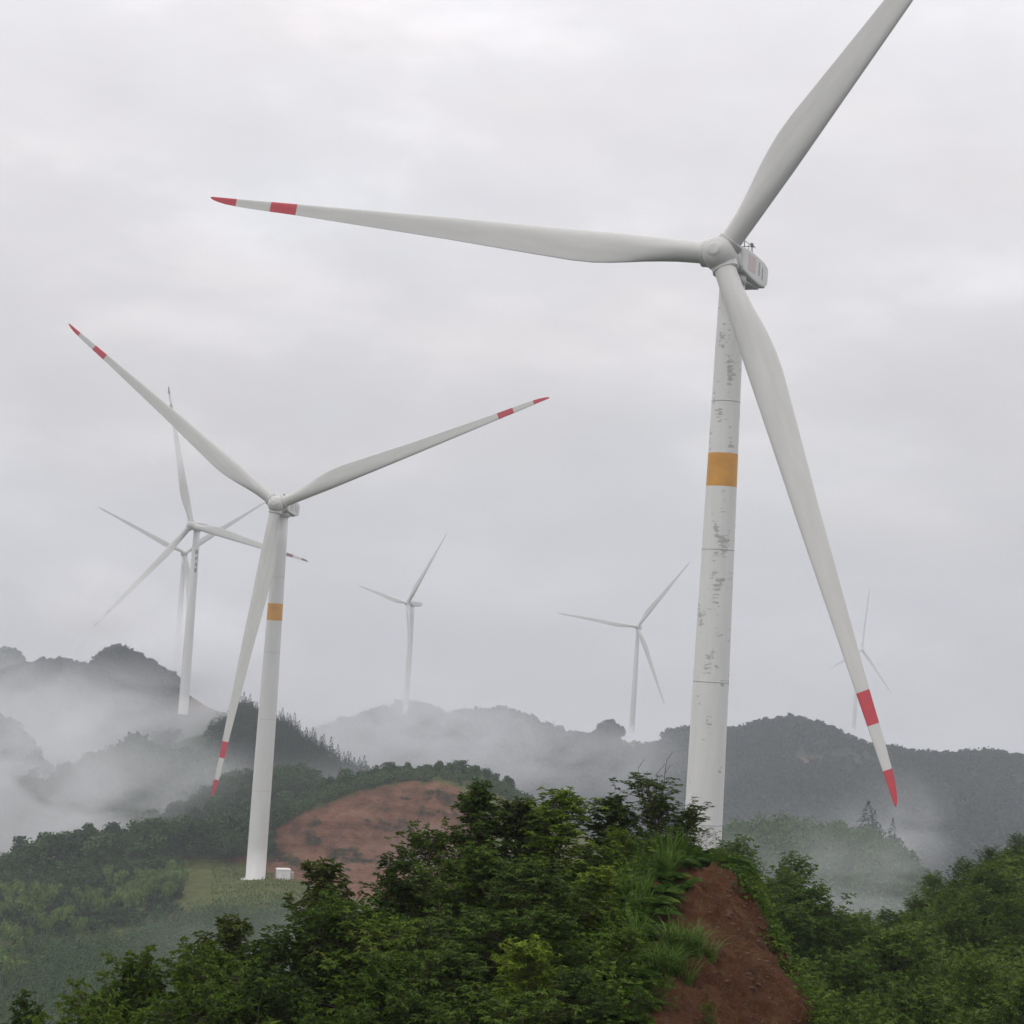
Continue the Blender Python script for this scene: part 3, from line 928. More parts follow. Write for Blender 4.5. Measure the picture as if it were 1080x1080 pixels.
# (px, top py, depth, kind, width, name, label)
near = [
    (505, 826, 33.0, 'dark_a', 1.0, 'tree', 'dark narrow tree standing highest on the mound, in front of the red excavation'),
    (546, 842, 33.4, 'brown_a', 1.1, 'tree', 'brownish green tree touching the right side of the highest dark tree'),
    (592, 834, 32.6, 'lime_a', 1.05, 'tree', 'bright yellow green tree in the middle of the mound top'),
    (638, 838, 34.0, 'dark_a', .9, 'tree', 'dark tree between the bright yellow green one and the open tree by the tower'),
    (702, 816, 34.0, 'open_a', 1.0, 'tree', 'open feathery tree with bare twigs on top, left edge of the nearest tower'),
    (690, 840, 33.8, 'mid_a', .8, 'tree', 'leafy green tree joined to the left side of the open feathery tree'),
    (724, 850, 33.8, 'dark_a', .8, 'tree', 'dark leafy tree overlapping the left edge of the nearest tower'),
    (742, 872, 33.6, 'open_b', .75, 'shrub', 'small feathery shrub in front of the foot of the nearest tower'),
    (348, 908, 30.5, 'brown_a', 1.0, 'tree', 'reddish brown tree at the left of the mound, just right of the grass pad'),
    (408, 892, 30.5, 'spire', 1.0, 'tree', 'slim pointed dark tree in front of the red excavation'),
    (452, 925, 31.0, 'mid_a', .9, 'tree', 'leafy green tree between the slim pointed tree and the highest dark tree'),
    (556, 905, 29.5, 'dark_b', 1.05, 'bush', 'big dark rounded bush in the centre of the mound'),
    (618, 912, 30.0, 'lime_a', .95, 'bush', 'light green bush right of the big dark central bush'),
    (562, 985, 26.0, 'lime_b', .9, 'bush', 'small bright lime bush low on the mound under the big dark bush'),
    (488, 905, 31.5, 'mid_b', .9, 'bush', 'green bush at the foot of the highest dark tree'),
    (425, 965, 28.0, 'mid_b', 1.0, 'bush', 'wide green bush below the slim pointed tree'),
    (330, 962, 29.0, 'dark_b', 1.0, 'bush', 'dark bush under the reddish brown tree'),
    (235, 970, 29.5, 'brown_a', 1.0, 'tree', 'thin crowned brownish tree rising over the lower left slope of the mound'),
    (285, 985, 29.0, 'dark_b', .9, 'bush', 'dark bush between the thin crowned tree and the reddish brown tree'),
    (190, 992, 29.0, 'mid_a', .9, 'bush', 'green bush left of the thin crowned brownish tree'),
    (140, 1008, 28.5, 'mid_a', 1.0, 'bush', 'green pointed bush second from the left end of the mound planting'),
    (95, 1035, 28.5, 'mid_b', .9, 'bush', 'low green bush near the left end of the mound planting'),
    (42, 1046, 30.0, 'spire', .9, 'tree', 'dark little tree standing alone at the bottom left corner'),
    (378, 1005, 25.5, 'mid_a', 1.0, 'bush', 'leafy bush at the bottom edge below the wide green bush'),
    (300, 1028, 25.5, 'dark_b', 1.0, 'bush', 'dark bush at the bottom edge, left part of the mound'),
    (215, 1035, 25.5, 'mid_b', 1.0, 'bush', 'green bush at the bottom edge below the thin crowned tree'),
    (150, 1058, 25.5, 'mid_b', .8, 'bush', 'green bush at the bottom edge, second bottom bush from the left'),
    (470, 1000, 26.0, 'dark_b', 1.0, 'bush', 'dark bush at the bottom, left of the small bright lime bush'),
    (520, 1040, 24.5, 'mid_b', 1.0, 'bush', 'green bush at the bottom edge directly below the small bright lime bush'),
    (612, 1020, 25.5, 'dark_b', .9, 'bush', 'dark bush at the bottom edge right of the small bright lime bush'),
    (645, 975, 27.5, 'mid_a', .8, 'bush', 'green bush at the left margin of the bare red earth'),
    (432, 1045, 24.5, 'dark_b', .9, 'bush', 'darkest bush at the bottom edge, left of centre'),
    (340, 1060, 24.5, 'mid_b', .8, 'bush', 'low leafy bush at the bottom edge under the dark left bush'),
    (262, 1068, 24.5, 'low_a', 1.0, 'bush', 'low bush at the bottom edge between two taller green bushes'),
    (470, 868, 33.5, 'mid_b', .8, 'bush', 'green bush touching the left side of the highest dark tree'),
    (575, 858, 33.0, 'mid_a', .9, 'tree', 'mid green tree filling the gap left of the bright yellow green one'),
    (530, 890, 31.5, 'mid_a', .9, 'bush', 'mid green bush just above the big dark rounded bush'),
    (650, 872, 33.0, 'lime_b', 1.0, 'bush', 'light green bush at the left foot of the open feathery tree'),
    (375, 940, 29.0, 'mid_b', 1.0, 'bush', 'green bush between the reddish brown tree and the slim pointed tree'),
    (500, 955, 28.5, 'mid_b', 1.0, 'bush', 'green bush left of the big dark rounded bush, below its top'),
    (590, 955, 28.0, 'mid_a', .9, 'bush', 'mid green bush under the right side of the big dark rounded bush'),
    (255, 1005, 28.0, 'mid_b', 1.0, 'bush', 'green bush in front of the thin crowned brownish tree'),
    (665, 905, 33.2, 'low_a', 1.1, 'bush', 'light leafy bush in the grass below the open feathery tree'),
    (715, 898, 33.4, 'low_a', 1.0, 'bush', 'low bush at the crest just above the red cutting'),
    (700, 1030, 27.0, 'low_a', .9, 'bush', 'little bush growing at the lower left border of the red cutting'),
    (668, 1040, 26.0, 'low_b', .9, 'bush', 'dark little bush at the bottom edge left of the red cutting'),
    (748, 1052, 27.2, 'low_a', .6, 'bush', 'tiny green bush on the red earth near the bottom edge'),
]
for k, (px, top, d, key, wide, nm, lab) in enumerate(near):
    T = pt(px, top, d)
    z = MOUND.z(T.x, T.y)
    h = max(.5, T.z - z)
    plant(nm, key, (T.x, T.y, z - .03), h, k * 1.7, lab, nm, 'trees and bushes on the foreground mound', wide * min(1.6, max(.6, 2.6 / h)) if key not in ('low_a', 'low_b', 'lime_b') else wide)

# bare dead twigs over the open tree
T = pt(704, 795, 34.0)
z0 = pt(700, 850, 34.0).z
mb = MB()
g = np.random.default_rng(5)
for px, top in ((672, 808), (693, 815), (702, 803), (681, 822)):
    a, b = np.array(pt(690 + (px - 690) * .3, 870, 34.0)), np.array(pt(px, top, 34.0 + g.uniform(-.3, .3)))
    q = np.linspace(0, 1, 6)[:, None]
    pl = a + (b - a) * q + np.cumsum(g.normal(0, .02, (6, 3)), 0)
    tube(mb, pl, np.linspace(.011, .004, 6), 4)
    for s in range(3):
        o = pl[3 + s % 3]
        tube(mb, [o, o + np.array([g.uniform(-.15, .15), g.uniform(-.1, .1), g.uniform(.08, .2)])], [.005, .003], 4)
ot = [o for o in bpy.data.objects if o.get('label', '').startswith('open feathery tree')][0]
bpy.context.view_layer.update()
inv = np.array(ot.matrix_world.inverted())
for k_ in range(len(mb.v)):
    mb.v[k_] = mb.v[k_] @ inv[:3, :3].T + inv[:3, 3]
mb.build('bare_twig', M['dead_twig'], ot)


def merge_scatter(mb, tmpl, pos, rz, sc, g, tilt=None):
    """bake many copies of a template into one mesh (ground cover only)"""
    v, t, fl = tmpl.arrays()
    n = len(pos)
    c, s = np.cos(rz)[:, None], np.sin(rz)[:, None]
    x, y, z = v[:, 0][None], v[:, 1][None], v[:, 2][None]
    sc = np.asarray(sc)
    s2 = sc[:, None] if sc.ndim == 1 else sc[:, :1]
    s3 = sc[:, None] if sc.ndim == 1 else sc[:, 1:2]
    V = np.stack([(x * c - y * s) * s2 + pos[:, :1], (x * s + y * c) * s2 + pos[:, 1:2], z * s3 + pos[:, 2:3]], -1)
    TT = np.clip(t[None] * .7 + g.uniform(-.05, .35, (n, 1)), 0, 1)
    off = (np.arange(n) * len(v))
    mb.v.append(V.reshape(-1, 3))
    mb.t.append(np.broadcast_to(TT, (n, len(v))).ravel())
    for f, m, sm in fl:
        F2 = (f[None] + off[:, None, None]).reshape(-1, f.shape[1])
        mb.f.append((F2 + mb.n, m, sm))
    mb.n += n * len(v)


def grass_tuft(seed, n=38, L=.55, w=.016, spread=.5):
    g = np.random.default_rng(seed)
    mb = MB()
    for _ in range(n):
        a = g.uniform(0, 6.283)
        l = L * g.uniform(.55, 1.2)
        sp = spread * g.uniform(.3, 1.1)
        q = np.linspace(0, 1, 6)
        h = np.stack([np.cos(a) * sp * l * q ** 1.7, np.sin(a) * sp * l * q ** 1.7, l * (q - .42 * sp * q ** 2.4)], 1)
        h[:, :2] += g.normal(0, .05 * L, 2)
        sd = np.array([-math.sin(a), math.cos(a), 0]) * w * L / .55
        wd = (1 - q ** 1.6)[:, None] + .05
        V = np.stack([h - sd * wd * .5, h + sd * wd * .5], 1).reshape(-1, 3)
        k = np.arange(5) * 2
        mb.add(V, np.stack([k, k + 1, k + 3, k + 2], 1), float(g.uniform(0, 1)))
    return mb


def fern_tuft(seed, nf=9, L=.5):
    g = np.random.default_rng(seed)
    mb = MB()
    for i_ in range(nf):
        a = i_ * 2.4 + g.uniform(-.3, .3)
        l = L * g.uniform(.7, 1.15)
        el = g.uniform(.5, 1.1)
        npair = 11
        fr = np.linspace(.12, 1, npair)
        sp = np.stack([np.cos(a) * math.cos(el) * l * fr, np.sin(a) * math.cos(el) * l * fr, math.sin(el) * l * fr - .55 * l * fr ** 2.2], 1)
        tang = unit(np.gradient(sp, axis=0))
        sid = unit(np.cross(tang, [0, 0, 1.0]))
        P = np.repeat(sp, 2, 0)
        D = np.stack([tang * .45 + sid, tang * .45 - sid], 1).reshape(-1, 3)
        Ln = np.repeat(l * .26 * np.sin(np.pi * np.clip(fr * .85 + .13, 0, 1)) + .01, 2)
        leaf_fan(mb, P, D, np.repeat(np.cross(sid, tang), 2, 0), Ln, Ln * .36, np.full(len(P), g.uniform(0, 1)), .2)
    return mb


def weed_tuft(seed, n=60, Rr=.35, Hh=.35, L=.09):
    g = np.random.default_rng(seed)
    mb = MB()
    a, r_ = g.uniform(0, 6.283, n), Rr * np.sqrt(g.uniform(0, 1, n))
    P = np.stack([np.cos(a) * r_, np.sin(a) * r_, g.uniform(.05, 1, n) * Hh * (1 - (r_ / Rr) ** 2 * .6)], 1)
    a = g.uniform(0, 6.283, n)
    D = np.stack([np.cos(a), np.sin(a), g.uniform(-.3, .5, n)], 1)
    Ln = L * g.uniform(.6, 1.3, n)
    leaf_fan(mb, P, D, unit(np.array([0, 0, 1.0]) + g.normal(0, .4, (n, 3))), Ln, Ln * .5, g.uniform(0, 1, n), .15)
    return mb


g = np.random.default_rng(77)


def on_mound(n, test):
    u, v = g.uniform(0, 1, n), g.uniform(.30, .84, n)
    P = MOUND.sample(u, v)
    keep = [test(*topix(p[:3]), p[3], uu, vv) for p, uu, vv in zip(P, u, v)]
    return P[np.array(keep)]


# green cover of the mound, thinning towards the bare red earth
def t_cover(x, y, r, u, v): return r < .30 + .25 * g.uniform() and 0 < y < 1330 and -60 < x < 900
P = on_mound(5200, t_cover)
mb = MB(); k = g.integers(0, 3, len(P))
for a in range(3):
    Q = P[k == a]
    merge_scatter(mb, weed_tuft(40 + a, 70, .38, .42, .10), Q[:, :3], g.uniform(0, 6, len(Q)), g.uniform(.7, 1.5, len(Q)), g)
tag(mb.build('undergrowth', M['leaf_mid']), 'leafy green undergrowth covering the foreground mound', 'undergrowth', kind='stuff')
P = on_mound(9000, lambda x, y, r, u, v: (r < .45 + .4 * g.uniform() or v > .748) and 590 < x < 785 and 860 < y < 1150)
mb = MB(); k = g.integers(0, 3, len(P))
for a in range(3):
    Q = P[k == a]
    merge_scatter(mb, fern_tuft(50 + a), Q[:, :3], g.uniform(0, 6, len(Q)), g.uniform(.6, 1.5, len(Q)), g)
tag(mb.build('ferns', M['fern_leaf']), 'green ferns hanging over the edge of the red cutting', 'ferns', kind='stuff')
P = on_mound(2600, lambda x, y, r, u, v: r < .5 + .35 * g.uniform() and 600 < x < 830 and 860 < y < 1010)
mb = MB(); k = g.integers(0, 3, len(P))
for a in range(3):
    Q = P[k == a]
    merge_scatter(mb, grass_tuft(60 + a), Q[:, :3], g.uniform(0, 6, len(Q)), g.uniform(.5, 1.25, len(Q)), g)
tag(mb.build('grass', M['grass_leaf']), 'fresh green grass growing on the crest of the mound', 'grass', kind='stuff')
P = on_mound(16000, lambda x, y, r, u, v: u > .875 and v > .45 and g.uniform() < .35)
mb = MB()
merge_scatter(mb, weed_tuft(72, 34, .22, .26, .09), P[:, :3], g.uniform(0, 6, len(P)), g.uniform(.4, 1.4, len(P)), g)
tag(mb.build('weeds', M['leaf_mid']), 'small weeds along the right rim of the red cutting', 'weeds', kind='stuff')
# dry stems and small weeds on the bare face
P = on_mound(9000, lambda x, y, r, u, v: r > .6 and g.uniform() < .30)
mb = MB()
merge_scatter(mb, grass_tuft(71, 12, .17, .008, 1.1), P[:, :3], g.uniform(0, 6, len(P)), g.uniform(.5, 1.2, len(P)), g)
M['dry_leaf'] = foliage('dry_leaf', (.09, .06, .025), (.20, .15, .07), (.08, .12, .03), rough=.8)
tag(mb.build('dry_grass', M['dry_leaf']), 'sparse dry grass on the bare red cutting', 'grass', kind='stuff')
# stones on the face
P = on_mound(12000, lambda x, y, r, u, v: r > .75 and g.uniform() < (.12 + .5 * (u > .80)))
mb = MB()
st = MB()
ph = (1 + 5 ** .5) / 2
iv = unit(np.array([(-1, ph, 0), (1, ph, 0), (-1, -ph, 0), (1, -ph, 0), (0, -1, ph), (0, 1, ph), (0, -1, -ph), (0, 1, -ph), (ph, 0, -1), (ph, 0, 1), (-ph, 0, -1), (-ph, 0, 1)])) * g.uniform(.6, 1.2, (12, 1)) * [1.3, .9, .6]
st.add(iv, [(0, 11, 5), (0, 5, 1), (0, 1, 7), (0, 7, 10), (0, 10, 11), (1, 5, 9), (5, 11, 4), (11, 10, 2), (10, 7, 6), (7, 1, 8), (3, 9, 4), (3, 4, 2), (3, 2, 6), (3, 6, 8), (3, 8, 9), (4, 9, 5), (2, 4, 11), (6, 2, 10), (8, 6, 7), (9, 8, 1)], .5)
merge_scatter(mb, st, P[:, :3], g.uniform(0, 6, len(P)), (.010 + .05 * g.uniform(0, 1, len(P)) ** 3.5), g)
M['stone'] = simple('stone', (.075, .042, .026), .95, .45, 9)
tag(mb.build('stones', M['stone']), 'small reddish stones and clods on the red cutting', 'stones', kind='stuff')

# three big arching grass clumps that stand out
for n_, (px, py, d, h, lab) in enumerate([
        (726, 1000, 29.2, 1.0, 'arching bright grass clump hanging onto the middle of the red cutting'),
        (655, 905, 33.0, 1.05, 'tall pale grass clump left of the open feathery tree'),
        (684, 935, 32.0, .8, 'arching grass clump under the open feathery tree'),
        (712, 1012, 28.4, .95, 'arching green grass clump at the left of the one on the red cutting')]):
    T = pt(px, py, d)
    z = MOUND.z(T.x, T.y)
    gg = np.random.default_rng(80 + n_)
    mb = MB()
    for q in range(12):
        a, r_ = gg.uniform(0, 6.283), .48 * h * gg.uniform(0, 1) ** .6
        x, y = T.x + math.cos(a) * r_, T.y + math.sin(a) * r_
        v_, t_, fl_ = grass_tuft(800 + n_ * 20 + q, 34, h * .62, .017, 1.15).arrays()
        n0 = mb.n
        mb.v.append(v_ + [x - T.x, y - T.y, MOUND.z(x, y) - z]); mb.t.append(t_); mb.n += len(v_)
        for f_, m_, s_ in fl_: mb.f.append((f_ + n0, m_, s_))
    o = mb.build('grass_clump', M['grass_leaf'])
    o.location = (T.x, T.y, z - .03)
    tag(o, lab, 'grass clump', 'tall grass clumps at the cutting')

# right-hand slope
g = np.random.default_rng(78)
P = RIGHT.sample(g.uniform(0, .8, 5200), g.uniform(.12, .72, 5200))
mb = MB(); k = g.integers(0, 3, len(P))
for a in range(3):
    Q = P[k == a]
    merge_scatter(mb, weed_tuft(90 + a, 80, .85, .8, .21), Q[:, :3], g.uniform(0, 6, len(Q)), g.uniform(.7, 1.4, len(Q)), g)
tag(mb.build('undergrowth', M['vine_leaf']), 'thick green creepers covering the right hand slope', 'undergrowth', kind='stuff')
spec = []
for px, top, d, key in [(1075, 877, 90, 'slope_c'), (1046, 890, 88, 'slope_c'), (1016, 903, 84, 'slope_b'), (990, 918, 82, 'slope_b'), (966, 940, 79, 'slope_b'), (943, 957, 77, 'slope_a'), (918, 968, 74, 'slope_a'),
                        (893, 962, 72, 'slope_b'), (868, 952, 69, 'slope_c'), (842, 954, 66, 'slope_b'), (815, 960, 64, 'slope_c'), (880, 990, 66, 'slope_c'), (850, 1000, 62, 'slope_c'),
                        (1030, 935, 76, 'slope_c'), (1065, 925, 78, 'slope_c'), (1000, 955, 74, 'slope_b'), (905, 1005, 60, 'slope_b'), (1090, 900, 86, 'slope_c'), (1110, 885, 92, 'slope_c')]:
    spec.append((px, top, d, key))
for n_, (px, top, d, lab) in enumerate([(800, 936, 58, 'small dark bush just right of the top of the red cutting'), (828, 942, 60, 'dark rounded bush second to the right of the red cutting'), (782, 962, 57, 'dark bush hugging the right edge of the red cutting')]):
    T = pt(px, top, d)
    z = RIGHT.z(T.x, T.y)
    plant('bush', 'slope_b', (T.x, T.y, z - .1), max(1.2, T.z - z), n_, lab, 'bush', 'bushes right of the red cutting')
rest = 'leafy bush on the right hand slope, one of many alike'
named = {0: 'tallest dark tree at the right picture edge, on top of the right hand slope', 8: 'dark tree standing out of the hollow right of the red cutting'}
for n_, (px, top, d, key) in enumerate(spec):
    T = pt(px, top, d)
    z = RIGHT.z(T.x, T.y)
    if z is None: continue
    plant('tree', key, (T.x, T.y, z - .1), max(1.6, T.z - z), n_ * 2.1, named.get(n_, 'dark leafy tree along the top of the right hand slope'), 'tree', 'trees on the right hand slope')
u, v = g.uniform(.02, .75, 90), g.uniform(.14, .6, 90)
P = RIGHT.sample(u, v)
for n_, p in enumerate(P):
    key = ['slope_low', 'slope_a', 'slope_low', 'slope_b'][n_ % 4]
    plant('bush', key, (p[0], p[1], p[2] - .15), (1.3 if key == 'slope_low' else 2.2) * g.uniform(.7, 1.3), n_ * 1.3, 'low green bush among the creepers of the right hand slope', 'bush', 'bushes on the right hand slope', 1.0)


# ------------------------------------------------------------------ distant trees
def crown_lumps(seed, H, W, nl=10, nt=340, size=.5, base=.25, lift=.5):
    """broadleaf crown: leaf-clump faces spread over uneven lobes"""
    g = np.random.default_rng(seed)
    mb = MB()
    cz = H * (base + (1 - base) / 2)
    c = g.normal(0, 1, (nl, 3))
    c = unit(c) * g.uniform(.2, .85, (nl, 1)) * [W * .62, W * .62, H * (1 - base) * .36] + [0, 0, cz]
    rr = g.uniform(.32, .58, nl) * W
    k = g.integers(0, nl, nt)
    d = unit(g.normal(0, 1, (nt, 3)) + [0, 0, .35])
    P = c[k] + d * (rr[k] * g.uniform(.65, 1.08, nt))[:, None]
    D = unit(g.normal(0, 1, (nt, 3)) + d * .3)
    Nn = unit(d + [0, 0, lift] + g.normal(0, .4, (nt, 3)))
    Ln = size * g.uniform(.6, 1.4, nt)
    tone = g.uniform(0, .6, nl)
    leaf_fan(mb, P - D * Ln[:, None] * .5, D, Nn, Ln, Ln * .7, np.clip(tone[k] + g.uniform(0, .4, nt), 0, 1), .1)
    return mb


def trunk_simple(H, r):
    mb = MB()
    tube(mb, [(0, 0, -1), (0, 0, H * .3), (0.1, 0, H * .75)], [r, r * .8, r * .3], 6)
    for a in range(4):
        c, s = math.cos(a * 1.7), math.sin(a * 1.7)
        z = H * (.35 + .08 * a)
        tube(mb, [(0, 0, z), (c * H * .12, s * H * .12, z + H * .12)], [r * .4, r * .15], 4)
    return mb


def conifer(seed, H, W, nt=260, size=.45):
    g = np.random.default_rng(seed)
    mb = MB()
    lay = 11
    k = np.clip(g.uniform(0, 1, nt) ** 1.35 * lay + g.normal(0, .12, nt), 0, lay - 1)
    zb = .12 + .86 * k / (lay - 1)
    az = (np.floor(k) * 1.3 + g.integers(0, 6, nt) * 1.047 + g.normal(0, .3, nt))
    w = W * (1 - zb) ** .85 * g.uniform(.25, 1.0, nt) * (1 + .25 * np.sin(k * 2.3 + seed))
    P = np.stack([np.cos(az) * w, np.sin(az) * w, H * (zb + .03) - w * .18], 1)
    D = np.stack([np.cos(az), np.sin(az), -.25 + g.normal(0, .2, nt)], 1)
    Ln = size * g.uniform(.7, 1.4, nt) * (.22 + 1.15 * (1 - zb))
    leaf_fan(mb, P, D, unit(g.normal(0, .4, (nt, 3)) + [0, 0, 1]), Ln, Ln * .55, g.uniform(0, 1, nt), .25)
    q = np.zeros((8, 3)); q[:, 2] = H * g.uniform(.9, .98, 8)
    leaf_fan(mb, q, g.normal(0, .25, (8, 3)) + [0, 0, 1], g.normal(0, 1, (8, 3)), np.full(8, H * .06), np.full(8, H * .02), np.full(8, .3), 0)
    return mb


def bamboo(seed, H, W, nt=460):
    g = np.random.default_rng(seed)
    mb = MB()
    nc = 13
    for c in range(nc):
        a = g.uniform(0, 6.283)
        b0 = g.uniform(0, .25) * W
        out = g.uniform(.3, 1.0) * W
        h = H * g.uniform(.7, 1.0)
        m = nt // nc
        q = g.uniform(.35, 1, m) ** .7
        bend = np.clip(q - .45, 0, 1) ** 1.6 * 1.9
        x = b0 + out * (q * .35 + bend * .7)
        P = np.stack([np.cos(a) * x, np.sin(a) * x, h * (q - .30 * bend ** 2)], 1) + g.normal(0, .08 * W, (m, 3))
        D = np.stack([np.cos(a) * np.ones(m), np.sin(a) * np.ones(m), -.5 - bend], 1) + g.normal(0, .45, (m, 3))
        Ln = .75 * g.uniform(.6, 1.4, m)
        leaf_fan(mb, P, D, unit(g.normal(0, .5, (m, 3)) + [0, 0, 1]), Ln, Ln * .38, np.clip(g.uniform(0, .4) + g.uniform(0, .6, m), 0, 1), .25)
    return mb


def bamboo_culms(seed, H, W):
    g = np.random.default_rng(seed)
    mb = MB()
    for c in range(9):
        a, b0 = g.uniform(0, 6.283), g.uniform(0, .3) * W
        q = np.linspace(0, 1, 5)
        x = b0 + .35 * W * q ** 2
        tube(mb, np.stack([np.cos(a) * x, np.sin(a) * x, -.5 + H * .85 * q], 1), np.linspace(.06, .02, 5), 4)
    return mb


M['culm'] = simple('culm', (.10, .12, .05), .6, .2, 3)
FAR = {}
for k_ in range(5):
    FAR['broad%d' % k_] = (trunk_simple(5, .16).mesh('trunk', M['bark']), crown_lumps(200 + k_, 5.0, 2.5, 12, 520, .55, .08).mesh('crown', M['forest_leaf']))
for k_ in range(4):
    FAR['bam%d' % k_] = (bamboo_culms(220 + k_, 7, 2.4).mesh('culms', M['culm']), bamboo(230 + k_, 7.0, 2.4).mesh('crown', M['bamboo_leaf']))
for k_ in range(4):
    FAR['con%d' % k_] = (trunk_simple(8, .16).mesh('trunk', M['bark']), conifer(240 + k_, 9.0, 2.0, 700, .6).mesh('crown', M['pine_leaf']))


def far_tree(name, key, p, s, rz, label, cat, group, sxy=1.0):
    t = tag(empty(name, (p[0], p[1], p[2] - .15), rz), label, cat, group)
    t.scale = (s * sxy, s * sxy, s)
    a, b = FAR[key]
    link('culms' if key.startswith('bam') else 'trunk', a, t)
    link('crown', b, t)


g = np.random.default_rng(79)
# dark ridge wood left of the second turbine
n_ = 0
for v, cnt in ((.63, 15), (.675, 20), (.72, 24), (.76, 26)):
    for u in np.linspace(.12, .46, cnt):
        p = KNOLL.sample(np.array([u + g.uniform(-.006, .006)]), np.array([v + g.uniform(-.012, .012)]))[0]
        x, y = topix(p[:3])
        if x > 262 and v < .74: continue
        if x > 190 and v < .68: continue
        far_tree('broadleaf_tree', 'broad%d' % g.integers(0, 5), p, g.uniform(.85, 1.65), g.uniform(0, 6), 'dark broadleaf tree in the ridge wood left of the second turbine', 'tree', 'broadleaf trees of the ridge wood left of the second turbine')
# trees along the crest above the red excavation
for u in np.concatenate([np.linspace(.47, .90, 44), np.linspace(.5, .85, 18)]):
    p = KNOLL.sample(np.array([u + g.uniform(-.005, .005)]), np.array([.755 + g.uniform(-.02, .03)]))[0]
    if g.uniform() < .04: key, s = 'con%d' % g.integers(0, 4), g.uniform(.5, .85)
    else: key, s = 'broad%d' % g.integers(0, 5), g.uniform(.5, 1.0)
    if key.startswith('con'):
        far_tree('conifer', key, p, s, g.uniform(0, 6), 'small conifer standing up from the bushes above the red excavation', 'tree', 'conifers above the red excavation')
    else:
        far_tree('broadleaf_tree', key, p, s, g.uniform(0, 6), 'low broadleaf tree along the crest above the red excavation', 'tree', 'broadleaf trees above the red excavation')
for n_ in range(26):       # dark trees down the left border of the excavation
    q = n_ / 25
    p = KNOLL.sample(np.array([.385 + .12 * q + g.uniform(-.012, .004)]), np.array([.60 + .11 * q + g.uniform(-.01, .02)]))[0]
    far_tree('broadleaf_tree', 'broad%d' % g.integers(0, 5), p, g.uniform(.6, 1.1), g.uniform(0, 6), 'dark broadleaf tree along the left border of the red excavation', 'tree', 'trees bordering the red excavation')
# pale bamboo below that wood
for n_, (px, py, d) in enumerate([(12, 985, 385), (-8, 1000, 378), (28, 962, 395), (45, 975, 390), (8, 950, 402), (52, 955, 398), (70, 990, 382), (88, 975, 388), (62, 1000, 378), (105, 985, 384), (122, 968, 393), (100, 962, 398), (135, 985, 385),
                                  (140, 955, 402), (150, 968, 393), (118, 948, 408), (160, 945, 412), (165, 962, 400), (175, 950, 410), (182, 940, 416), (150, 940, 412), (186, 962, 398), (172, 975, 390), (30, 1005, 376), (45, 1015, 370), (0, 1030, 362), (20, 1045, 355), (80, 1012, 372), (8, 1068, 340), (-12, 1060, 345)]):
    T = pt(px, py, d)
    z = KNOLL.z(T.x, T.y)
    far_tree('bamboo_clump', 'bam%d' % (n_ % 4), (T.x, T.y, z), g.uniform(.8, 1.25), g.uniform(0, 6), 'pale green feathery bamboo clump on the slope left of the grass pad', 'bamboo', 'bamboo clumps left of the grass pad')
# hazier wood on the ridge behind
for v, cnt in ((.44, 22), (.50, 30), (.56, 34), (.60, 34)):
    for u in np.linspace(.08, .86, cnt):
        p = BEHIND.sample(np.array([u + g.uniform(-.012, .012)]), np.array([v + g.uniform(-.02, .02)]))[0]
        far_tree('broadleaf_tree', 'broad%d' % g.integers(0, 5), p, g.uniform(.85, 1.5), g.uniform(0, 6), 'hazy broadleaf tree on the ridge directly behind the second turbine', 'tree', 'hazy broadleaf trees behind the second turbine')
p = pt(272, 825, 566)
far_tree('tall_tree', 'broad2', (p.x, p.y, BEHIND.z(p.x, p.y)), 2.0, 1, 'single tall umbrella shaped tree above the hazy ridge behind the second turbine', 'tree', None, .55)
# conifers on the slanting ridge
for n_ in range(104):
    u = .20 + .58 * (n_ + g.uniform(0, 1)) / 104
    v = .60 + g.uniform(-.10, .03)
    p = CONE.sample(np.array([u]), np.array([v]))[0]
    far_tree('conifer', 'con%d' % (n_ % 4), p, g.uniform(.55, 1.15), g.uniform(0, 6), 'dark pointed conifer on the slanting ridge behind the fog', 'tree', 'conifers on the slanting ridge')
# conifers on the misty right hill
for n_, (px, top, h, lab) in enumerate([(912, 880, 9, 'broad dark conifer at the right shoulder of the misty hill'), (919, 888, 8, 'dark conifer leaning on the broad one on the misty hill'), (938, 896, 8.5, 'lone slim conifer on the misty hill, right of the dark pair'), (925, 900, 6, 'small dark conifer between the dark pair and the lone slim one')]):
    p = pt(px, top + h * 5, 378)
    far_tree('conifer', 'con%d' % n_, (p.x, p.y, MIST_HILL.z(p.x, p.y)), h / 8, n_, lab, 'tree', 'conifers on the misty hill', 1.5 if n_ in (0,) else 1)


# masses of far woodland
def forest(hill, name, label, n, urange, vrange, H, W, nt, size, leaf, seed, kind='broad', svar=(.7, 1.3), avoid=None):
    g = np.random.default_rng(seed)
    P = hill.sample(g.uniform(*urange, n), g.uniform(*vrange, n))[:, :3]
    if avoid is not None:
        P = P[np.array([not avoid(*topix(p)) for p in P])]
    mb = MB()
    nv_ = 6
    k = g.integers(0, nv_, len(P))
    for a in range(nv_):
        Q = P[k == a]
        if not len(Q): continue
        tm = crown_lumps(seed + a, H, W, 7, nt, size, .0) if kind == 'broad' else (conifer(seed + a, H, W, nt, size) if kind == 'con' else bamboo(seed + a, H, W, nt))
        s = g.uniform(*svar, len(Q))
        merge_scatter(mb, tm, Q, g.uniform(0, 6, len(Q)), s, g)
    return tag(mb.build(name, M[leaf]), label, 'forest', kind='stuff')


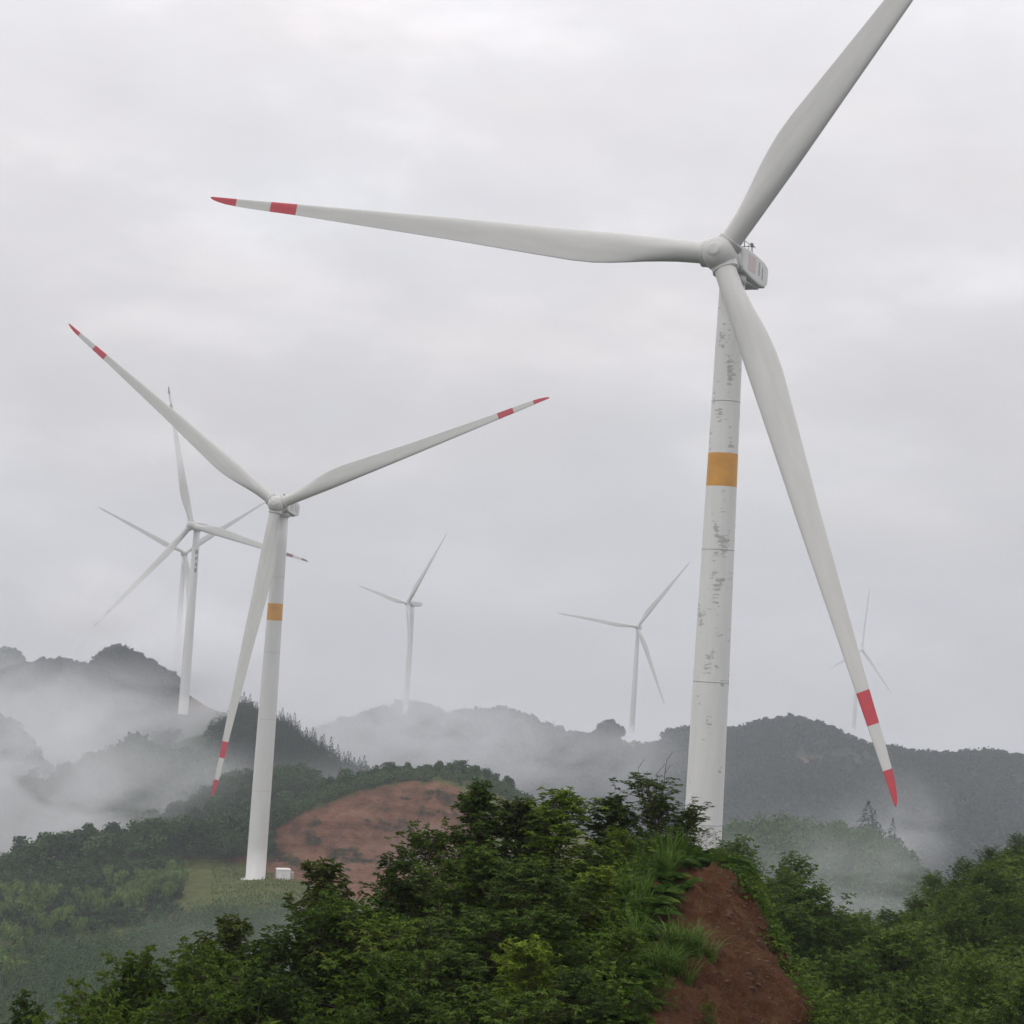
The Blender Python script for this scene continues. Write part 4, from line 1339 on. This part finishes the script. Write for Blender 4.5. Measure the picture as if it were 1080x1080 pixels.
forest(BIG, 'forest', 'dim blue grey forest covering the big far hill on the right', 11000, (0, 1), (.14, .76), 6.5, 4.2, 64, 2.2, 'far_leaf', 300, svar=(.55, 1.5), avoid=lambda x, y: z_big(x, y + 1) > .3 or ell(x, y, 672, 783, 30, 6) > .1)
forest(LEFT, 'forest', 'dark forest on the pointed hill at the left', 4200, (0, .93), (.25, .76), 5.5, 3.4, 60, 1.6, 'far_leaf', 310, avoid=lambda x, y: 180 + 10 * random.random() < x < 248)
forest(PEAK, 'forest', 'ghostly forest on the faint peak at the far left', 600, (0, 1), (.3, .75), 6, 4.5, 40, 2.4, 'far_leaf', 315)
forest(CONE, 'forest', 'dark wood below the slanting conifer ridge', 1500, (.12, .9), (.2, .60), 5.5, 2.4, 80, .9, 'pine_leaf', 320, 'con')
forest(MISTY, 'forest', 'fog veiled wood on the low hill at the left', 1300, (0, 1), (.25, .72), 5.5, 2.9, 70, 1.1, 'forest_leaf', 330)
forest(LEFT_EDGE, 'forest', 'fog veiled wood at the left picture edge', 700, (0, 1), (.25, .72), 6, 3.2, 60, 1.3, 'forest_leaf', 335)
forest(BEHIND, 'forest', 'hazy scrub on the ridge behind the second turbine', 900, (0, 1), (.2, .62), 3.5, 2.4, 90, .8, 'forest_leaf', 340)
forest(MIST_HILL, 'forest', 'pale green woodland on the misty hill right of the nearest tower', 1500, (0, 1), (.15, .72), 4.2, 2.5, 150, .55, 'young_leaf', 350, svar=(.6, 1.4))
forest(KNOLL, 'undergrowth', 'dark scrub filling the ridge wood left of the second turbine', 700, (.05, .47), (.52, .77), 3.0, 2.2, 150, .5, 'forest_leaf', 360, avoid=lambda x, y: (x > 185 and y > 905) or x > 290)
forest(KNOLL, 'undergrowth', 'low scrub over the red excavation', 800, (.42, .92), (.69, .80), 1.7, 1.5, 80, .42, 'forest_leaf', 365)
forest(KNOLL, 'undergrowth', 'shady scrub under the bamboo', 500, (.05, .42), (.36, .53), 2.6, 2.0, 140, .5, 'forest_leaf', 370, avoid=lambda x, y: x > 188)
forest(KNOLL, 'young_trees', 'misty green plantation of young trees below the grass pad', 3000, (.05, .66), (.10, .335), 3.6, 1.35, 90, .55, 'young_leaf', 380, 'con', (.45, 1.35), lambda x, y: x > 205 and y < 968)

# weeds creeping over the red excavation
g = np.random.default_rng(83)
P = KNOLL.sample(g.uniform(.46, .88, 2600), g.uniform(.49, .72, 2600))
w_ = np.array([fbm(p[0] / 7, p[2] / 5 + p[1] / 9, 87, 3) for p in P])
xy = np.array([topix(p[:3]) for p in P])
P = P[(P[:, 3] > .5) & (w_ + (xy[:, 0] - 400) / 300 + (xy[:, 1] - 880) / 160 > .12)]
mb = MB()
merge_scatter(mb, weed_tuft(95, 26, .9, .5, .5), P[:, :3], g.uniform(0, 6, len(P)), g.uniform(.4, 1.1, len(P)), g)
M['weed_leaf'] = foliage('weed_leaf', (.035, .045, .022), (.09, .10, .05), (.12, .11, .06), rough=.8, transl=0)
tag(mb.build('weeds', M['weed_leaf']), 'thin grey green weeds on the red excavation', 'weeds', kind='stuff')
# weeds and grass on the pad
g = np.random.default_rng(81)
P = KNOLL.sample(g.uniform(.35, .62, 2600), g.uniform(.30, .52, 2600))
P = P[P[:, 3] < .55]
mb = MB()
merge_scatter(mb, grass_tuft(91, 10, .5, .05, .6), P[:, :3], g.uniform(0, 6, len(P)), g.uniform(.6, 1.6, len(P)), g)
tag(mb.build('grass', M['grass_leaf']), 'short rough grass on the turbine pad', 'grass', kind='stuff')

# ------------------------------------------------------------------ air
def box_mesh(name, lo, hi):
    mb = MB()
    box(mb, [(a + b) / 2 for a, b in zip(lo, hi)], [b - a for a, b in zip(lo, hi)])
    m = bpy.data.materials.new(name)
    m.use_nodes = True
    N, L = m.node_tree.nodes, m.node_tree.links
    N.remove(N['Principled BSDF'])
    v = N.new('ShaderNodeVolumePrincipled')
    L.new(v.outputs[0], N['Material Output'].inputs['Volume'])
    return mb.build(name, m), v, N, L


HAZE = .00024
o, v, N, L = box_mesh('haze', (-4100, -4100, -310), (4100, 4100, 160))
v.inputs['Color'].default_value = (.85, .89, .955, 1)
v.inputs['Density'].default_value = HAZE
v.inputs['Anisotropy'].default_value = 0
tag(o, 'pale grey haze filling the air', 'haze', kind='stuff')

ico_v, ico_f = None, None
mbs = MB()
nth, nph = 16, 32
th = np.linspace(0.0, math.pi, nth + 1)
phs = np.arange(nph) * 2 * math.pi / nph
vv = np.stack([np.sin(th)[:, None] * np.cos(phs), np.sin(th)[:, None] * np.sin(phs), np.cos(th)[:, None] * np.ones(nph)], -1).reshape(-1, 3)
i, j = np.meshgrid(np.arange(nth), np.arange(nph), indexing='ij')
mbs.add(vv, np.stack([i * nph + j, (i + 1) * nph + j, (i + 1) * nph + (j + 1) % nph, i * nph + (j + 1) % nph], -1).reshape(-1, 4))


def mist(px, py, d, sx, sy, sz, dens, label, nscale=1.0, yaw=0, alb=.86):
    """soft-edged drifting fog bank"""
    m = bpy.data.materials.new('mist')
    m.use_nodes = True
    nt = m.node_tree
    N, L = nt.nodes, nt.links
    N.remove(N['Principled BSDF'])
    v = N.new('ShaderNodeVolumePrincipled')
    v.inputs['Color'].default_value = (alb, alb * 1.01, alb * 1.03, 1)
    tc = N.new('ShaderNodeTexCoord')
    ln = N.new('ShaderNodeVectorMath')
    ln.operation = 'LENGTH'
    L.new(tc.outputs['Object'], ln.inputs[0])
    mr = N.new('ShaderNodeMapRange')
    mr.interpolation_type = 'SMOOTHSTEP'
    mr.inputs['From Min'].default_value = 1.0
    mr.inputs['From Max'].default_value = .15
    L.new(ln.outputs['Value'], mr.inputs['Value'])
    nz = noise(N, L, 1.0, 5, .6, tc.outputs['Object'], (sx / 46 * nscale, sy / 46 * nscale, sz / 24 * nscale))
    nz.inputs['Distortion'].default_value = .8
    k = math_(N, L, 'ADD', math_(N, L, 'MULTIPLY', math_(N, L, 'SUBTRACT', nz.outputs['Fac'], .5), 6.0), .75, False)
    k = math_(N, L, 'MAXIMUM', k, 0.03)
    L.new(math_(N, L, 'MULTIPLY', math_(N, L, 'MULTIPLY', k, mr.outputs[0]), dens), v.inputs['Density'])
    L.new(v.outputs[0], N['Material Output'].inputs['Volume'])
    me = mbs.mesh('mist', m)
    o = link('mist', me)
    o.location = pt(px, py, d)
    o.scale = (sx, sy, sz)
    o.rotation_euler.z = yaw
    return tag(o, label, 'mist', kind='stuff')


mist(50, 780, 830, 170, 80, 52, .020, 'thick white fog filling the valley at the left')
mist(60, 850, 560, 72, 46, 44, .034, 'white fog between the ridge wood and the low fog veiled hill')
mist(-10, 795, 660, 62, 36, 44, .030, 'fog hiding the wooded slope at the left picture edge')
mist(215, 868, 615, 62, 30, 30, .026, 'white fog behind the hanging blade of the second turbine')
mist(345, 850, 640, 50, 36, 22, .014, 'fog drifting below the slanting conifer ridge')
mist(405, 770, 1190, 130, 90, 58, .017, 'fog lapping round the foot of the half side on turbine')
mist(540, 800, 1060, 140, 80, 46, .009, 'thin fog streaks on the slope of the far hill')
mist(865, 930, 325, 46, 20, 17, .020, 'mist rising at the foot of the pale green misty hill')
mist(290, 1000, 345, 34, 20, 11, .009, 'thin veil of mist drifting below the grass pad')
mist(445, 895, 428, 13, 8, 8, .022, 'small puff of mist in front of the red excavation')
mist(945, 870, 700, 30, 25, 26, .014, 'small wisp of cloud on the big far hill at the right')
mist(98, 630, 832, 38, 24, 26, .05, 'cloud veil swallowing the lower left blade of the lettered turbine', .5, alb=1.0)
mist(183, 462, 838, 24, 20, 26, .035, 'cloud veil around the raised blade of the lettered turbine', .5, alb=1.0)
mist(195, 700, 1080, 80, 60, 58, .045, 'cloud veil behind the lettered turbine', alb=.95)
mist(905, 700, 1700, 150, 80, 70, .0065, 'cloud veil around the faintest turbine', alb=.97)

# ------------------------------------------------------------------ light
SUN_DIR = Vector((-.62, -.45, .85)).normalized()       # towards the sun, left and behind the camera
el = math.asin(SUN_DIR.z)
az = math.atan2(SUN_DIR.x, SUN_DIR.y)
sun = bpy.data.lights.new('sun', 'SUN')
sun.energy = .7
sun.angle = R(35)
sun.color = (1, .97, .92)
so = bpy.data.objects.new('sun', sun)
COL.objects.link(so)
so.rotation_euler = SUN_DIR.to_track_quat('Z', 'Y').to_euler()

w = bpy.data.worlds.new('World')
SC.world = w
w.use_nodes = True
N, L = w.node_tree.nodes, w.node_tree.links
bg = N['Background']
sky = N.new('ShaderNodeTexSky')
sky.sky_type = 'NISHITA'
sky.sun_disc = False
sky.sun_elevation = el
sky.sun_rotation = az
tc = N.new('ShaderNodeTexCoord')
gen = tc.outputs['Generated']
sx = N.new('ShaderNodeSeparateXYZ')
L.new(gen, sx.inputs[0])
sz = math_(N, L, 'MAXIMUM', sx.outputs['Z'], 0.0)
lum = math_(N, L, 'ADD', .37, math_(N, L, 'MULTIPLY', sz, .76))      # overcast sky: zenith about three times the horizon
n1 = noise(N, L, 1.0, 5, .5, gen, (6, 6, 15))
n2 = noise(N, L, 1.0, 5, .6, gen, (4.0, 4.0, 9))
cl = ramp(N, [(.32, (.91, .91, .915)), (.5, (.99, .99, .99)), (.66, (1.17, 1.16, 1.155))])
L.new(n1.outputs['Fac'], cl.inputs['Fac'])
tone = ramp(N, [(.35, (.985, .98, 1.015)), (.65, (1.03, .975, .985))])
L.new(n2.outputs['Fac'], tone.inputs['Fac'])
vm = N.new('ShaderNodeVectorMath'); vm.operation = 'MULTIPLY'
L.new(cl.outputs['Color'], vm.inputs[0]); L.new(tone.outputs['Color'], vm.inputs[1])
vs = N.new('ShaderNodeVectorMath'); vs.operation = 'SCALE'
L.new(vm.outputs[0], vs.inputs[0]); L.new(math_(N, L, 'MULTIPLY', lum, 15.8), vs.inputs['Scale'])
L.new(mixc(N, L, .93, sky.outputs['Color'], vs.outputs[0]), bg.inputs['Color'])
bg.inputs['Strength'].default_value = .1

# ------------------------------------------------------------------ render settings
SC.view_settings.view_transform = 'Standard'
SC.view_settings.look = 'None'
SC.view_settings.exposure = 0
SC.view_settings.gamma = 1
cy = SC.cycles
cy.max_bounces = 8
cy.diffuse_bounces = 3
cy.glossy_bounces = 2
cy.transmission_bounces = 3
cy.volume_bounces = 3
cy.use_denoising = True
cy.volume_step_rate = 1.0
cy.volume_max_steps = 256
cy.use_adaptive_sampling = True
cy.adaptive_threshold = .02
